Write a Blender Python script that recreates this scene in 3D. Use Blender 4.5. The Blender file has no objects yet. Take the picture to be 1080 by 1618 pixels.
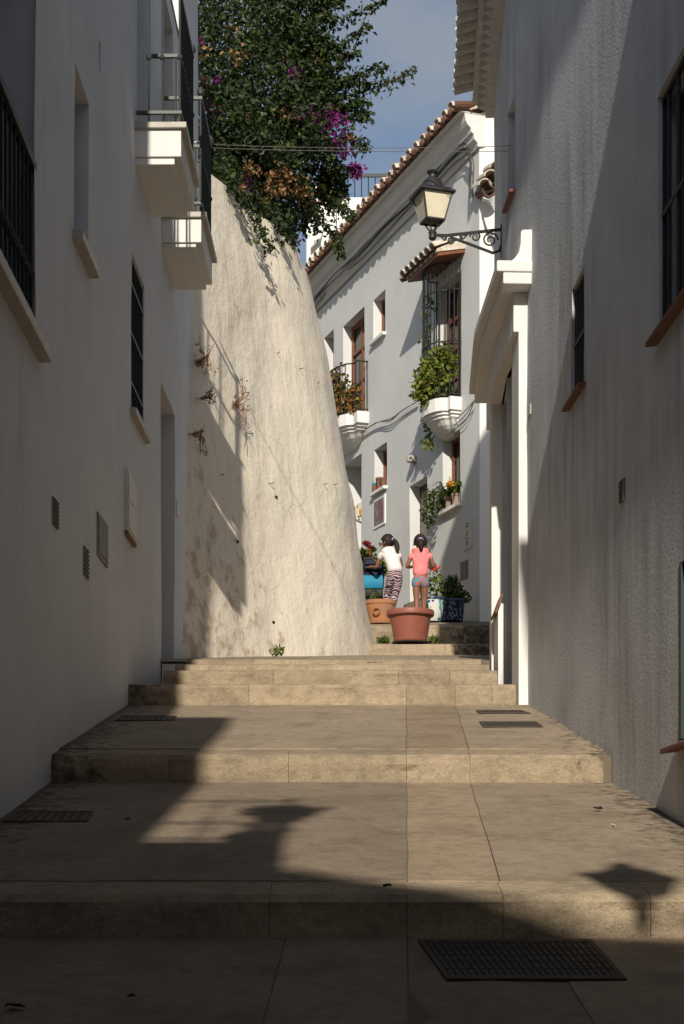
import bpy, bmesh, math, random
from mathutils import Vector, Matrix, noise
random.seed(7)
R = math.radians
scene = bpy.context.scene
COL = scene.collection

# ------------------------------------------------------------------ camera
F, CX, VH = 2700.0, 540.0, 1400.0          # focal length and horizon in photo pixels (1080 x 1618)
cam_d = bpy.data.cameras.new('camera')
cam = bpy.data.objects.new('camera', cam_d); COL.objects.link(cam)
cam_d.sensor_fit = 'VERTICAL'; cam_d.sensor_height = 36.0
cam_d.lens = F / 1618.0 * 36.0
cam_d.shift_y = (VH - 809.0) / 1618.0
cam_d.clip_start = 0.05; cam_d.clip_end = 2000
cam.location = (0, 0, 0); cam.rotation_euler = (R(90), 0, 0)
scene.camera = cam

# ------------------------------------------------------------------ sky, sun, exposure
SUN_EL, SUN_AZ = 29.0, 2.0                  # elevation; azimuth: from behind the camera, this much to the left
world = bpy.data.worlds.new('World'); scene.world = world; world.use_nodes = True
wn = world.node_tree.nodes; wl = world.node_tree.links; wn.clear()
sky = wn.new('ShaderNodeTexSky'); sky.sky_type = 'NISHITA'; sky.sun_disc = False
sky.sun_elevation = R(SUN_EL); sky.sun_rotation = R(180 + SUN_AZ)
sky.altitude = 300; sky.air_density = 1.0; sky.dust_density = 1.2; sky.ozone_density = 1.5
tc = wn.new('ShaderNodeTexCoord')
mp = wn.new('ShaderNodeMapping'); mp.inputs['Scale'].default_value = (7.0, 7.0, 15.0)
cl = wn.new('ShaderNodeTexNoise'); cl.inputs['Scale'].default_value = 1.1; cl.inputs['Detail'].default_value = 6
cl.inputs['Roughness'].default_value = 0.55
cr = wn.new('ShaderNodeValToRGB')
cr.color_ramp.elements[0].position = 0.38; cr.color_ramp.elements[0].color = (0.22, 0.22, 0.22, 1)
cr.color_ramp.elements[1].position = 0.66; cr.color_ramp.elements[1].color = (0.8, 0.8, 0.8, 1)
mixc = wn.new('ShaderNodeMixRGB'); mixc.inputs[2].default_value = (3.1, 3.5, 4.0, 1)
bg = wn.new('ShaderNodeBackground'); bg.inputs['Strength'].default_value = 0.10
wo = wn.new('ShaderNodeOutputWorld')
wl.new(tc.outputs['Generated'], mp.inputs['Vector']); wl.new(mp.outputs['Vector'], cl.inputs['Vector'])
wl.new(cl.outputs['Fac'], cr.inputs['Fac']); wl.new(cr.outputs['Color'], mixc.inputs[0])
wl.new(sky.outputs['Color'], mixc.inputs[1]); wl.new(mixc.outputs['Color'], bg.inputs['Color'])
wl.new(bg.outputs['Background'], wo.inputs['Surface'])
sun_d = bpy.data.lights.new('sun', 'SUN'); sun_d.energy = 5.0; sun_d.angle = R(0.53); sun_d.color = (1.0, 0.935, 0.82)
sun = bpy.data.objects.new('sun', sun_d); COL.objects.link(sun)
TO_SUN = Vector((-math.sin(R(SUN_AZ)) * math.cos(R(SUN_EL)), -math.cos(R(SUN_AZ)) * math.cos(R(SUN_EL)), math.sin(R(SUN_EL))))
sun.rotation_euler = TO_SUN.to_track_quat('Z', 'Y').to_euler(); sun.location = (0, -20, 30)
vs = scene.view_settings
vs.view_transform = 'Standard'; vs.look = 'None'; vs.exposure = 0.0; vs.gamma = 1.0; vs.use_curve_mapping = False
scene.cycles.max_bounces = 6; scene.cycles.diffuse_bounces = 4

# ------------------------------------------------------------------ materials
def newmat(name):
    m = bpy.data.materials.new(name); m.use_nodes = True
    nt = m.node_tree; b = nt.nodes['Principled BSDF']
    return m, nt, b
def N(nt, t, **kw):
    n = nt.nodes.new(t)
    for k, v in kw.items():
        if k in n.inputs: n.inputs[k].default_value = v
        else: setattr(n, k, v)
    return n
def posnode(nt, scale=(1, 1, 1), src='pos'):
    if src == 'pos':
        g = N(nt, 'ShaderNodeNewGeometry'); o = g.outputs['Position']
    else:
        g = N(nt, 'ShaderNodeTexCoord'); o = g.outputs['Object']
    m = N(nt, 'ShaderNodeMapping'); m.inputs['Scale'].default_value = scale
    nt.links.new(o, m.inputs['Vector']); return m.outputs['Vector']
def noise_n(nt, vec, scale, detail=5, rough=.55):
    n = N(nt, 'ShaderNodeTexNoise'); n.inputs['Scale'].default_value = scale
    n.inputs['Detail'].default_value = detail; n.inputs['Roughness'].default_value = rough
    nt.links.new(vec, n.inputs['Vector']); return n.outputs['Fac']
def ramp(nt, fac, p0, p1, c0=(0, 0, 0, 1), c1=(1, 1, 1, 1)):
    r = N(nt, 'ShaderNodeValToRGB'); e = r.color_ramp.elements
    e[0].position = p0; e[0].color = c0; e[1].position = p1; e[1].color = c1
    nt.links.new(fac, r.inputs['Fac']); return r.outputs['Color']
def mix(nt, fac, a, b, mode='MIX'):
    m = N(nt, 'ShaderNodeMixRGB'); m.blend_type = mode
    for i, x in enumerate((fac, a, b)):
        if isinstance(x, (int, float)): m.inputs[i].default_value = x
        elif isinstance(x, tuple): m.inputs[i].default_value = x if len(x) == 4 else (*x, 1)
        else: nt.links.new(x, m.inputs[i])
    return m.outputs['Color']
def bump(nt, b, hs, strength=.4, dist=.01):
    """hs: list of (output, weight)"""
    acc = None
    for o, w in hs:
        m = N(nt, 'ShaderNodeMath', operation='MULTIPLY'); nt.links.new(o, m.inputs[0]); m.inputs[1].default_value = w
        if acc is None: acc = m.outputs[0]
        else:
            a = N(nt, 'ShaderNodeMath', operation='ADD'); nt.links.new(acc, a.inputs[0]); nt.links.new(m.outputs[0], a.inputs[1]); acc = a.outputs[0]
    bp = N(nt, 'ShaderNodeBump'); bp.inputs['Strength'].default_value = strength; bp.inputs['Distance'].default_value = dist
    nt.links.new(acc, bp.inputs['Height']); nt.links.new(bp.outputs['Normal'], b.inputs['Normal'])
def plaster(name, c, c2, streak=0., streak_col=(.3, .28, .26), bstr=.35, bdist=.01, grain=70, rough=.9, streak_lo=.52, streak_hi=.72, smap=(7, 7, .45), sw=.8, midw=.8, bigw=1.2, fw=.35, mott=.22):
    m, nt, b = newmat(name)
    v = posnode(nt); big = noise_n(nt, v, .9, 6, .6); fine = noise_n(nt, v, grain, 3); mid = noise_n(nt, v, 9, 4)
    col = mix(nt, ramp(nt, big, .35, .7), (*c, 1), (*c2, 1))
    col = mix(nt, ramp(nt, mid, .55, .8, c1=(mott, mott, mott, 1)), col, (*c2, 1))
    hs = [(fine, fw), (mid, midw), (big, bigw)]
    if streak:
        vs_ = posnode(nt, smap); s = noise_n(nt, vs_, 1.4, 6, .62)
        sb = noise_n(nt, v, .55, 3)
        f = mix(nt, 1.0, ramp(nt, s, streak_lo, streak_hi), ramp(nt, sb, .38, .62), 'MULTIPLY')
        f = mix(nt, 1.0, f, (streak, streak, streak, 1), 'MULTIPLY')
        col = mix(nt, f, col, (*streak_col, 1)); hs.append((s, sw))
    nt.links.new(col, b.inputs['Base Color']); b.inputs['Roughness'].default_value = rough
    b.inputs['Specular IOR Level'].default_value = .2
    bump(nt, b, hs, bstr, bdist); return m
def simple(name, c, rough=.7, metal=0., c2=None, nscale=12, bstr=0., src='pos', spec=.4):
    m, nt, b = newmat(name)
    v = posnode(nt, src=src); n = noise_n(nt, v, nscale, 5)
    c2 = c2 or tuple(x * .72 for x in c)
    nt.links.new(mix(nt, ramp(nt, n, .35, .72), (*c, 1), (*c2, 1)), b.inputs['Base Color'])
    b.inputs['Roughness'].default_value = rough; b.inputs['Metallic'].default_value = metal
    b.inputs['Specular IOR Level'].default_value = spec
    if bstr: bump(nt, b, [(n, 1.)], bstr, .006)
    return m
def island(name, cols, rough=.55, trans=.25, spec=.35):
    """colour picked per loose island (each leaf its own colour)"""
    m, nt, b = newmat(name)
    g = N(nt, 'ShaderNodeNewGeometry'); r = N(nt, 'ShaderNodeValToRGB'); r.color_ramp.interpolation = 'LINEAR'
    e = r.color_ramp.elements
    while len(e) < len(cols): e.new(.5)
    for i, c in enumerate(cols): e[i].position = i / max(1, len(cols) - 1); e[i].color = (*c, 1)
    nt.links.new(g.outputs['Random Per Island'], r.inputs['Fac']); nt.links.new(r.outputs['Color'], b.inputs['Base Color'])
    b.inputs['Roughness'].default_value = rough; b.inputs['Specular IOR Level'].default_value = spec
    t = N(nt, 'ShaderNodeBsdfTranslucent'); mx = N(nt, 'ShaderNodeMixShader'); mx.inputs[0].default_value = trans
    nt.links.new(r.outputs['Color'], t.inputs['Color']); nt.links.new(b.outputs[0], mx.inputs[1]); nt.links.new(t.outputs[0], mx.inputs[2])
    nt.links.new(mx.outputs[0], nt.nodes['Material Output'].inputs['Surface']); return m

M = {}
M['white_left'] = plaster('white_left', (.665, .68, .70), (.58, .59, .605), .5, (.47, .46, .45), .4, .012, 70, smap=(3, 3, .5))
M['white_right'] = plaster('white_right', (.65, .665, .685), (.50, .51, .52), .8, (.20, .198, .195), .55, .011, 48, streak_lo=.40, streak_hi=.74, smap=(4.2, 4.2, .5), sw=.5, midw=.16, bigw=1., fw=.75, mott=.6)
M['white_house'] = plaster('white_house', (.64, .64, .62), (.57, .57, .55), .3, (.42, .42, .41), .3, .008, 60)
M['white_trim'] = plaster('white_trim', (.76, .74, .70), (.68, .66, .62), .15, (.5, .48, .45), .2, .006, 60)
M['white_far'] = plaster('white_far', (.78, .77, .74), (.70, .68, .64), .35, (.55, .48, .40), .2, .006, 30)
M['marble'] = simple('marble', (.42, .385, .33), .5, c2=(.31, .28, .235), nscale=9, bstr=.1)
M['clay'] = simple('clay', (.21, .09, .052), .8, c2=(.13, .055, .035), nscale=18, bstr=.3)
M['tile_white'] = simple('tile_white', (.62, .57, .50), .85, c2=(.40, .30, .22), nscale=14, bstr=.3)
M['tile_red'] = simple('tile_red', (.16, .08, .052), .85, c2=(.09, .045, .03), nscale=22, bstr=.3)
M['tile_grey'] = simple('tile_grey', (.60, .58, .54), .85, c2=(.48, .45, .41), nscale=14, bstr=.3)
M['iron'] = simple('iron', (.012, .016, .017), .6, .0, c2=(.02, .024, .022), nscale=60, spec=.5)
M['iron_green'] = simple('iron_green', (.016, .026, .022), .5, .0, c2=(.045, .045, .035), nscale=90, spec=.5)
M['dark'] = simple('dark', (.01, .01, .011), .35)
M['glass_dark'] = simple('glass_dark', (.008, .009, .01), .12, spec=.35)
M['wood'] = simple('wood', (.22, .075, .028), .5, c2=(.13, .042, .016), nscale=20)
M['wood_dark'] = simple('wood_dark', (.08, .042, .024), .55, c2=(.05, .026, .015), nscale=20)
M['green_paint'] = simple('green_paint', (.008, .032, .02), .5, c2=(.012, .025, .017), nscale=40)
M['box_white'] = simple('box_white', (.60, .60, .57), .5, c2=(.52, .51, .48))
M['grey_metal'] = simple('grey_metal', (.22, .21, .19), .6, .2, c2=(.15, .14, .125), nscale=7)
M['rust'] = simple('rust', (.10, .075, .055), .75, .2, c2=(.055, .042, .034), nscale=40, bstr=.3)
M['cable'] = simple('cable', (.012, .012, .013), .55)
M['cable_grey'] = simple('cable_grey', (.16, .15, .135), .6)
M['cable_white'] = simple('cable_white', (.7, .69, .66), .5)
M['lamp_black'] = simple('lamp_black', (.02, .021, .023), .5, c2=(.035, .035, .036), nscale=40)
M['stem'] = simple('stem', (.12, .075, .045), .9, nscale=40)
M['dry'] = simple('dry', (.26, .15, .085), .95, c2=(.16, .085, .045), nscale=40)
M['soil'] = simple('soil', (.035, .024, .017), .95, nscale=60, bstr=.5)
M['pot_red'] = simple('pot_red', (.235, .068, .042), .5, c2=(.25, .09, .062), nscale=5, bstr=.05)
M['pot_orange'] = simple('pot_orange', (.40, .17, .065), .85, c2=(.30, .16, .10), nscale=7, bstr=.2)

# frosted lantern pane
m, nt, b = newmat('lamp_pane'); M['lamp_pane'] = m
v = posnode(nt); n = noise_n(nt, v, 5, 3)
nt.links.new(mix(nt, ramp(nt, n, .35, .7), (.80, .72, .54, 1), (.66, .60, .46, 1)), b.inputs['Base Color'])
b.inputs['Roughness'].default_value = .35; b.inputs['Transmission Weight'].default_value = .1

# paving concrete and riser stone
def paving(name, c, c2, spots, bstr, sp_lo=.66):
    m, nt, b = newmat(name)
    v = posnode(nt); big = noise_n(nt, v, 1.3, 7, .65); mid = noise_n(nt, v, 14, 6, .6); fine = noise_n(nt, v, 120, 3); sp = noise_n(nt, v, 26, 4, .5)
    col = mix(nt, ramp(nt, big, .35, .68), (*c, 1), (*c2, 1))
    col = mix(nt, ramp(nt, mid, .46, .72, c1=(.6, .6, .6, 1)), col, tuple(x * .55 for x in c2) + (1,))
    col = mix(nt, ramp(nt, fine, .42, .7, c1=(.42, .42, .42, 1)), col, tuple(min(1, x * 1.45) for x in c) + (1,))
    fn2 = noise_n(nt, v, 85, 2); col = mix(nt, ramp(nt, fn2, .58, .72, c1=(.4, .4, .4, 1)), col, tuple(x * .4 for x in c2) + (1,))
    st_ = noise_n(nt, v, 3.1, 6, .7); col = mix(nt, ramp(nt, st_, .48, .70, c1=(.62, .62, .62, 1)), col, tuple(x * .6 for x in c2) + (1,))
    col = mix(nt, ramp(nt, sp, sp_lo, sp_lo + .06, c1=(spots, spots, spots, 1)), col, (.06, .045, .03, 1))
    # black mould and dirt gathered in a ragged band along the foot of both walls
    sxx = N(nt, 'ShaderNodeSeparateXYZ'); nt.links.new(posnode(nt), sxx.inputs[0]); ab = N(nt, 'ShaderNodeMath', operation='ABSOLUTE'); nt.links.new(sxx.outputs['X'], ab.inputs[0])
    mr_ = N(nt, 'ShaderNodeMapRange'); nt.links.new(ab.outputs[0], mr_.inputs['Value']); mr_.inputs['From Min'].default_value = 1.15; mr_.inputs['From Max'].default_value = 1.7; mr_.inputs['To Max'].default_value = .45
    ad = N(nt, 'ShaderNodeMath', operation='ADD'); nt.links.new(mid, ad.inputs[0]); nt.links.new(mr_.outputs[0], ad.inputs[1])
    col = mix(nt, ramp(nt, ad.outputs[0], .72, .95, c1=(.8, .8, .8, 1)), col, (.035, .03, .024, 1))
    oi = N(nt, 'ShaderNodeObjectInfo'); mrr = N(nt, 'ShaderNodeMapRange'); nt.links.new(oi.outputs['Random'], mrr.inputs['Value']); mrr.inputs['To Min'].default_value = .80; mrr.inputs['To Max'].default_value = 1.12
    col = mix(nt, 1., col, mrr.outputs[0], 'MULTIPLY')
    nt.links.new(col, b.inputs['Base Color']); b.inputs['Roughness'].default_value = .85; b.inputs['Specular IOR Level'].default_value = .25
    bump(nt, b, [(fine, .35), (mid, .8), (sp, 1.)], bstr, .012); return m
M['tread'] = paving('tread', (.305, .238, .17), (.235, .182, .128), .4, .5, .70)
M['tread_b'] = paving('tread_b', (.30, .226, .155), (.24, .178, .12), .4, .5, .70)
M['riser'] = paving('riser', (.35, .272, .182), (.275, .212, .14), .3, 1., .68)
M['bed'] = simple('bed', (.17, .13, .09), .95, nscale=30, bstr=.5)
M['earth'] = simple('earth', (.20, .15, .10), .95, c2=(.14, .11, .07), nscale=.6, bstr=.3)

# old lime-washed retaining wall: beige, stained, cracked
m, nt, b = newmat('old_wall'); M['old_wall'] = m
v = posnode(nt); big = noise_n(nt, v, .55, 6, .6); mid = noise_n(nt, v, 4.5, 7, .62); fine = noise_n(nt, v, 55, 4)
vst = posnode(nt, (5, 5, .5)); st = noise_n(nt, vst, 1.3, 6, .6)
col = mix(nt, ramp(nt, big, .38, .66), (.82, .725, .585, 1), (.77, .69, .57, 1))
col = mix(nt, ramp(nt, st, .5, .75, c1=(.5, .5, .5, 1)), col, (.65, .58, .48, 1))
# peeled brown patches, lower left of the wall
sx = N(nt, 'ShaderNodeSeparateXYZ'); nt.links.new(posnode(nt), sx.inputs[0])
mr = N(nt, 'ShaderNodeMapRange'); nt.links.new(sx.outputs['Z'], mr.inputs['Value'])
mr.inputs['From Min'].default_value = 6.2; mr.inputs['From Max'].default_value = 2.4; mr.inputs['To Min'].default_value = 0; mr.inputs['To Max'].default_value = .22
mr2 = N(nt, 'ShaderNodeMapRange'); nt.links.new(sx.outputs['X'], mr2.inputs['Value'])
mr2.inputs['From Min'].default_value = -.5; mr2.inputs['From Max'].default_value = -1.4; mr2.inputs['To Min'].default_value = 0; mr2.inputs['To Max'].default_value = .12
a1 = N(nt, 'ShaderNodeMath', operation='ADD'); nt.links.new(mid, a1.inputs[0]); nt.links.new(mr.outputs[0], a1.inputs[1])
a2 = N(nt, 'ShaderNodeMath', operation='ADD'); nt.links.new(a1.outputs[0], a2.inputs[0]); nt.links.new(mr2.outputs[0], a2.inputs[1])
peel = ramp(nt, a2.outputs[0], .775, .90, c1=(.7, .7, .7, 1))
col = mix(nt, peel, col, (.42, .31, .20, 1))
vo = N(nt, 'ShaderNodeTexVoronoi'); vo.feature = 'DISTANCE_TO_EDGE'; vo.inputs['Scale'].default_value = 1.1
wv = N(nt, 'ShaderNodeMixRGB'); wv.blend_type = 'ADD'; wv.inputs[0].default_value = .45
nn = N(nt, 'ShaderNodeTexNoise'); nn.inputs['Scale'].default_value = 2.2; nn.inputs['Detail'].default_value = 5
nt.links.new(posnode(nt), nn.inputs['Vector']); nt.links.new(posnode(nt), wv.inputs[1]); nt.links.new(nn.outputs['Color'], wv.inputs[2])
nt.links.new(wv.outputs[0], vo.inputs['Vector'])
crk = mix(nt, 1., ramp(nt, vo.outputs['Distance'], .0, .006, (1, 1, 1, 1), (0, 0, 0, 1)), ramp(nt, big, .5, .6), 'MULTIPLY')
col = mix(nt, mix(nt, 1., crk, (.55, .55, .55, 1), 'MULTIPLY'), col, (.20, .13, .08, 1))
nt.links.new(col, b.inputs['Base Color']); b.inputs['Roughness'].default_value = .95; b.inputs['Specular IOR Level'].default_value = .15
bump(nt, b, [(fine, .35), (mid, 1.5), (st, .8), (big, 1.0)], .6, .024)

M['leaf_boug'] = island('leaf_boug', [(.008, .016, .004), (.018, .034, .006), (.032, .058, .01), (.012, .024, .005), (.075, .095, .016)], trans=.18)
M['leaf_ivy'] = island('leaf_ivy', [(.07, .11, .015), (.15, .18, .025), (.22, .22, .03), (.10, .15, .02)])
M['leaf_autumn'] = island('leaf_autumn', [(.06, .10, .015), (.30, .09, .02), (.28, .19, .03), (.12, .05, .02), (.09, .13, .02)])
M['leaf_shrub'] = island('leaf_shrub', [(.03, .05, .01), (.06, .085, .015), (.09, .11, .02)])
M['leaf_geranium'] = island('leaf_geranium', [(.05, .10, .015), (.10, .16, .02), (.18, .2, .03), (.06, .11, .02)])
M['leaf_strap'] = island('leaf_strap', [(.04, .09, .015), (.08, .14, .02), (.14, .17, .03)])
M['bract'] = island('bract', [(.15, .01, .12), (.24, .025, .2), (.10, .006, .075)], trans=.35)
M['bract_dry'] = island('bract_dry', [(.26, .14, .06), (.36, .21, .10), (.20, .10, .04)], trans=.3)
M['flower_red'] = island('flower_red', [(.62, .06, .03), (.75, .14, .10), (.5, .04, .04)], trans=.3)
M['flower_orange'] = island('flower_orange', [(.8, .32, .03), (.75, .45, .05)], trans=.3)

# ------------------------------------------------------------------ helpers
LOC = {}
def P(u, v, d): return Vector(((u - CX) * d / F, d, (VH - v) * d / F))
def tag(o, label=None, cat=None, group=None, kind=None):
    if label: o['label'] = label
    if cat: o['category'] = cat
    if group: o['group'] = group
    if kind: o['kind'] = kind
    return o
def thing(name, loc, label, cat, group=None):
    e = bpy.data.objects.new(name, None); COL.objects.link(e); e.location = loc; e.empty_display_size = .2
    LOC[e] = Vector(loc); return tag(e, label, cat, group)
class MB:
    def __init__(s): s.v = []; s.f = []
    def add(s, vs, fs):
        k = len(s.v); s.v += [Vector(p) for p in vs]; s.f += [tuple(i + k for i in f) for f in fs]; return s
    def box(s, x0, x1, y0, y1, z0, z1):
        return s.hexa([(x0, y0, z0), (x1, y0, z0), (x1, y1, z0), (x0, y1, z0), (x0, y0, z1), (x1, y0, z1), (x1, y1, z1), (x0, y1, z1)])
    def hexa(s, p):
        return s.add(p, [(0, 3, 2, 1), (4, 5, 6, 7), (0, 1, 5, 4), (1, 2, 6, 5), (2, 3, 7, 6), (3, 0, 4, 7)])
    def bar(s, a, b, w=.01, h=None, n=6, r2=None):
        return s.tube([a, b], w, n, r2=r2)
    def tube(s, pts, r, n=6, caps=True, r2=None):
        pts = [Vector(p) for p in pts]; k = len(s.v); m = len(pts)
        ref = None
        for i, p in enumerate(pts):
            t = (pts[min(i + 1, m - 1)] - pts[max(i - 1, 0)])
            t = t.normalized() if t.length > 1e-9 else Vector((0, 0, 1))
            if ref is None: ref = t.orthogonal().normalized()
            ref = (ref - t * ref.dot(t)); ref = ref.normalized() if ref.length > 1e-6 else t.orthogonal().normalized()
            bi = t.cross(ref)
            rr = r[i] if isinstance(r, (list, tuple)) else (r if r2 is None else r + (r2 - r) * i / max(1, m - 1))
            for j in range(n):
                a = 2 * math.pi * j / n; s.v.append(p + (ref * math.cos(a) + bi * math.sin(a)) * rr)
        for i in range(m - 1):
            for j in range(n):
                a = k + i * n + j; b_ = k + i * n + (j + 1) % n; s.f.append((a, b_, b_ + n, a + n))
        if caps:
            s.f.append(tuple(k + j for j in reversed(range(n)))); s.f.append(tuple(k + (m - 1) * n + j for j in range(n)))
        return s
    def lathe(s, prof, c, n=24, caps=True, sx=1., sy=1., ang0=0.):
        k = len(s.v); c = Vector(c)
        for r, z in prof:
            for j in range(n):
                a = 2 * math.pi * j / n + ang0; s.v.append(c + Vector((math.cos(a) * r * sx, math.sin(a) * r * sy, z)))
        for i in range(len(prof) - 1):
            for j in range(n):
                a = k + i * n + j; b_ = k + i * n + (j + 1) % n; s.f.append((a, b_, b_ + n, a + n))
        if caps:
            s.f.append(tuple(k + j for j in reversed(range(n)))); s.f.append(tuple(k + (len(prof) - 1) * n + j for j in range(n)))
        return s
    def prism(s, poly, vec):
        k = len(s.v); n = len(poly); vec = Vector(vec)
        s.v += [Vector(p) for p in poly] + [Vector(p) + vec for p in poly]
        s.f.append(tuple(k + i for i in reversed(range(n)))); s.f.append(tuple(k + n + i for i in range(n)))
        for i in range(n): j = (i + 1) % n; s.f.append((k + i, k + j, k + n + j, k + n + i))
        return s
    def loft(s, rings, close=True, caps=True):
        k = len(s.v); n = len(rings[0])
        for r in rings: s.v += [Vector(p) for p in r]
        for i in range(len(rings) - 1):
            for j in range(n if close else n - 1):
                a = k + i * n + j; b_ = k + i * n + (j + 1) % n; s.f.append((a, b_, b_ + n, a + n))
        if caps:
            s.f.append(tuple(k + j for j in reversed(range(n)))); s.f.append(tuple(k + (len(rings) - 1) * n + j for j in range(n)))
        return s
    def build(s, name, mat, parent=None, smooth=False, kind=None, label=None, bevel=0.):
        L = LOC.get(parent, Vector((0, 0, 0)))
        me = bpy.data.meshes.new(name); me.from_pydata([tuple(p - L) for p in s.v], [], s.f)
        bm = bmesh.new(); bm.from_mesh(me); bmesh.ops.remove_doubles(bm, verts=bm.verts, dist=1e-5)
        bmesh.ops.recalc_face_normals(bm, faces=bm.faces)
        if bevel:
            es = [e for e in bm.edges if len(e.link_faces) == 2 and e.calc_face_angle(0) > .5]
            bmesh.ops.bevel(bm, geom=es, offset=bevel, segments=2, affect='EDGES', profile=.6)
        bm.to_mesh(me); bm.free()
        if smooth:
            for p in me.polygons: p.use_smooth = True
            me.set_sharp_from_angle(angle=R(38))
        me.materials.append(M[mat] if isinstance(mat, str) else mat)
        o = bpy.data.objects.new(name, me); COL.objects.link(o)
        if parent is not None: o.parent = parent
        LOC[o] = L
        if kind: o['kind'] = kind
        if label: o['label'] = label
        return o
def piece(name, me, parent, world_loc, rot=None, scl=None):
    o = bpy.data.objects.new(name, me); COL.objects.link(o); o.parent = parent
    o.location = Vector(world_loc) - LOC.get(parent, Vector((0, 0, 0)))
    if rot is not None: o.rotation_euler = rot
    if scl is not None: o.scale = scl
    return o
def mesh_only(mb, name, mat, smooth=False):
    o = mb.build(name, mat, None, smooth); me = o.data; bpy.data.objects.remove(o); return me
class Frame:
    """vertical wall plane: s along it, n out of it (towards the street), z up"""
    def __init__(s, x, y, dx, dy, side):
        s.o = Vector((x, y, 0)); d = Vector((dx, dy, 0)).normalized(); s.d = d
        s.n = Vector((d.y, -d.x, 0)) * side
    def pt(s, a, n, z): return s.o + s.d * a + s.n * n + Vector((0, 0, z))
    def su(s, u):
        k = (u - CX) / F; return (k * s.o.y - s.o.x) / (s.d.x - k * s.d.y)
    def zv(s, u, v):
        p = s.pt(s.su(u), 0, 0); return (VH - v) * p.y / F
    def box(s, mb, a0, a1, n0, n1, z0, z1):
        q = [s.pt(a, n, z) for z in (z0, z1) for a, n in ((a0, n0), (a1, n0), (a1, n1), (a0, n1))]
        return mb.hexa(q)
def wob(p, amp, sc=.7):
    return noise.noise(p * sc) * amp + noise.noise(p * sc * 3.1 + Vector((9, 3, 1))) * amp * .4
def wall_sheet(fr, s0, s1, z0, z1, holes, depth=.26, amp=.012, step=.35, thick=.32, ends=(1, 1), zx=()):
    """plastered wall with rectangular openings (a0,a1,z0,z1[,depth]) and their reveals, one mesh"""
    ss = sorted({round(x, 4) for x in [s0, s1] + [h[i] for h in holes for i in (0, 1)]})
    zs = sorted({round(x, 4) for x in [z0, z1] + [h[i] for h in holes for i in (2, 3)] + [q for q in zx if z0 < q < z1]})
    def fill(l):
        o = []
        for a, b_ in zip(l, l[1:]):
            k = max(1, int(math.ceil((b_ - a) / step))); o += [a + (b_ - a) * i / k for i in range(k)]
        return o + [l[-1]]
    ss = fill(ss); zs = fill(zs); mb = MB()
    def V(a, n, z):
        p = fr.pt(a, 0, z); return fr.pt(a, n + wob(p, amp), z)
    idx = {}
    def vid(a, n, z):
        key = (round(a, 4), round(n, 3), round(z, 4))
        if key not in idx: idx[key] = len(mb.v); mb.v.append(V(a, n, z))
        return idx[key]
    def inside(a, z): return any(h[0] < a < h[1] and h[2] < z < h[3] for h in holes)
    for a, b_ in zip(ss, ss[1:]):
        for c, d in zip(zs, zs[1:]):
            if inside((a + b_) / 2, (c + d) / 2): continue
            mb.f.append((vid(a, 0, c), vid(b_, 0, c), vid(b_, 0, d), vid(a, 0, d)))
    def strip(line, n1):
        for (a, c), (b_, d) in zip(line, line[1:]):
            mb.f.append((vid(a, 0, c), vid(b_, 0, d), vid(b_, n1, d), vid(a, n1, c)))
    for h in holes:
        dp = -(h[4] if len(h) > 4 else depth)
        sa = [x for x in ss if h[0] - 1e-4 <= x <= h[1] + 1e-4]; za = [x for x in zs if h[2] - 1e-4 <= x <= h[3] + 1e-4]
        strip([(x, za[0]) for x in sa], dp); strip([(x, za[-1]) for x in sa], dp)
        strip([(sa[0], z) for z in za], dp); strip([(sa[-1], z) for z in za], dp)
    if ends[0]: strip([(s0, z) for z in zs], -thick)
    if ends[1]: strip([(s1, z) for z in zs], -thick)
    strip([(a, z1) for a in ss], -thick)
    return mb
def leaves(pts, size, rnd=.4, nrm=None, droop=.3, wide=.55):
    """one folded two-triangle leaf per point"""
    mb = MB()
    for p in pts:
        p = Vector(p); l = size * random.uniform(1 - rnd, 1 + rnd)
        d = Vector((random.gauss(0, 1), random.gauss(0, 1), random.gauss(-droop, .8))).normalized()
        s_ = d.cross(Vector((random.gauss(0, 1), random.gauss(0, 1), random.gauss(0, 1)))).normalized()
        n_ = d.cross(s_)
        k = len(mb.v); w = l * wide
        mb.v += [p, p + d * l * .5 + s_ * w * .5 + n_ * l * .12, p + d * l, p + d * l * .5 - s_ * w * .5 + n_ * l * .12]
        mb.f += [(k, k + 1, k + 2), (k, k + 2, k + 3)]
    return mb
def raw(mb, name, mat, parent, kind=None):
    """build without merging (keeps leaves as islands)"""
    L = LOC.get(parent, Vector((0, 0, 0)))
    me = bpy.data.meshes.new(name); me.from_pydata([tuple(p - L) for p in mb.v], [], mb.f)
    me.materials.append(M[mat]); o = bpy.data.objects.new(name, me); COL.objects.link(o)
    if parent is not None: o.parent = parent
    LOC[o] = L
    if kind: o['kind'] = kind
    return o
def blob_pts(c, r, n, shell=.5):
    c = Vector(c); out = []
    while len(out) < n:
        q = Vector((random.uniform(-1, 1), random.uniform(-1, 1), random.uniform(-1, 1)))
        l = q.length
        if l > 1 or l < .05: continue
        if random.random() > shell + (1 - shell) * l: continue
        w = 1 + .35 * noise.noise(q.normalized() * 2.2 + c)
        out.append(c + Vector((q.x * r[0], q.y * r[1], q.z * r[2])) * w)
    return out
def copy_tree(o, parent=None, delta=None):
    c = o.copy(); COL.objects.link(c); c.parent = parent; LOC[c] = LOC.get(o, Vector((0, 0, 0)))
    if parent is None and delta is not None: c.location = o.location + Vector(delta); LOC[c] = Vector(c.location)
    for ch in list(o.children): copy_tree(ch, c)
    return c

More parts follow.
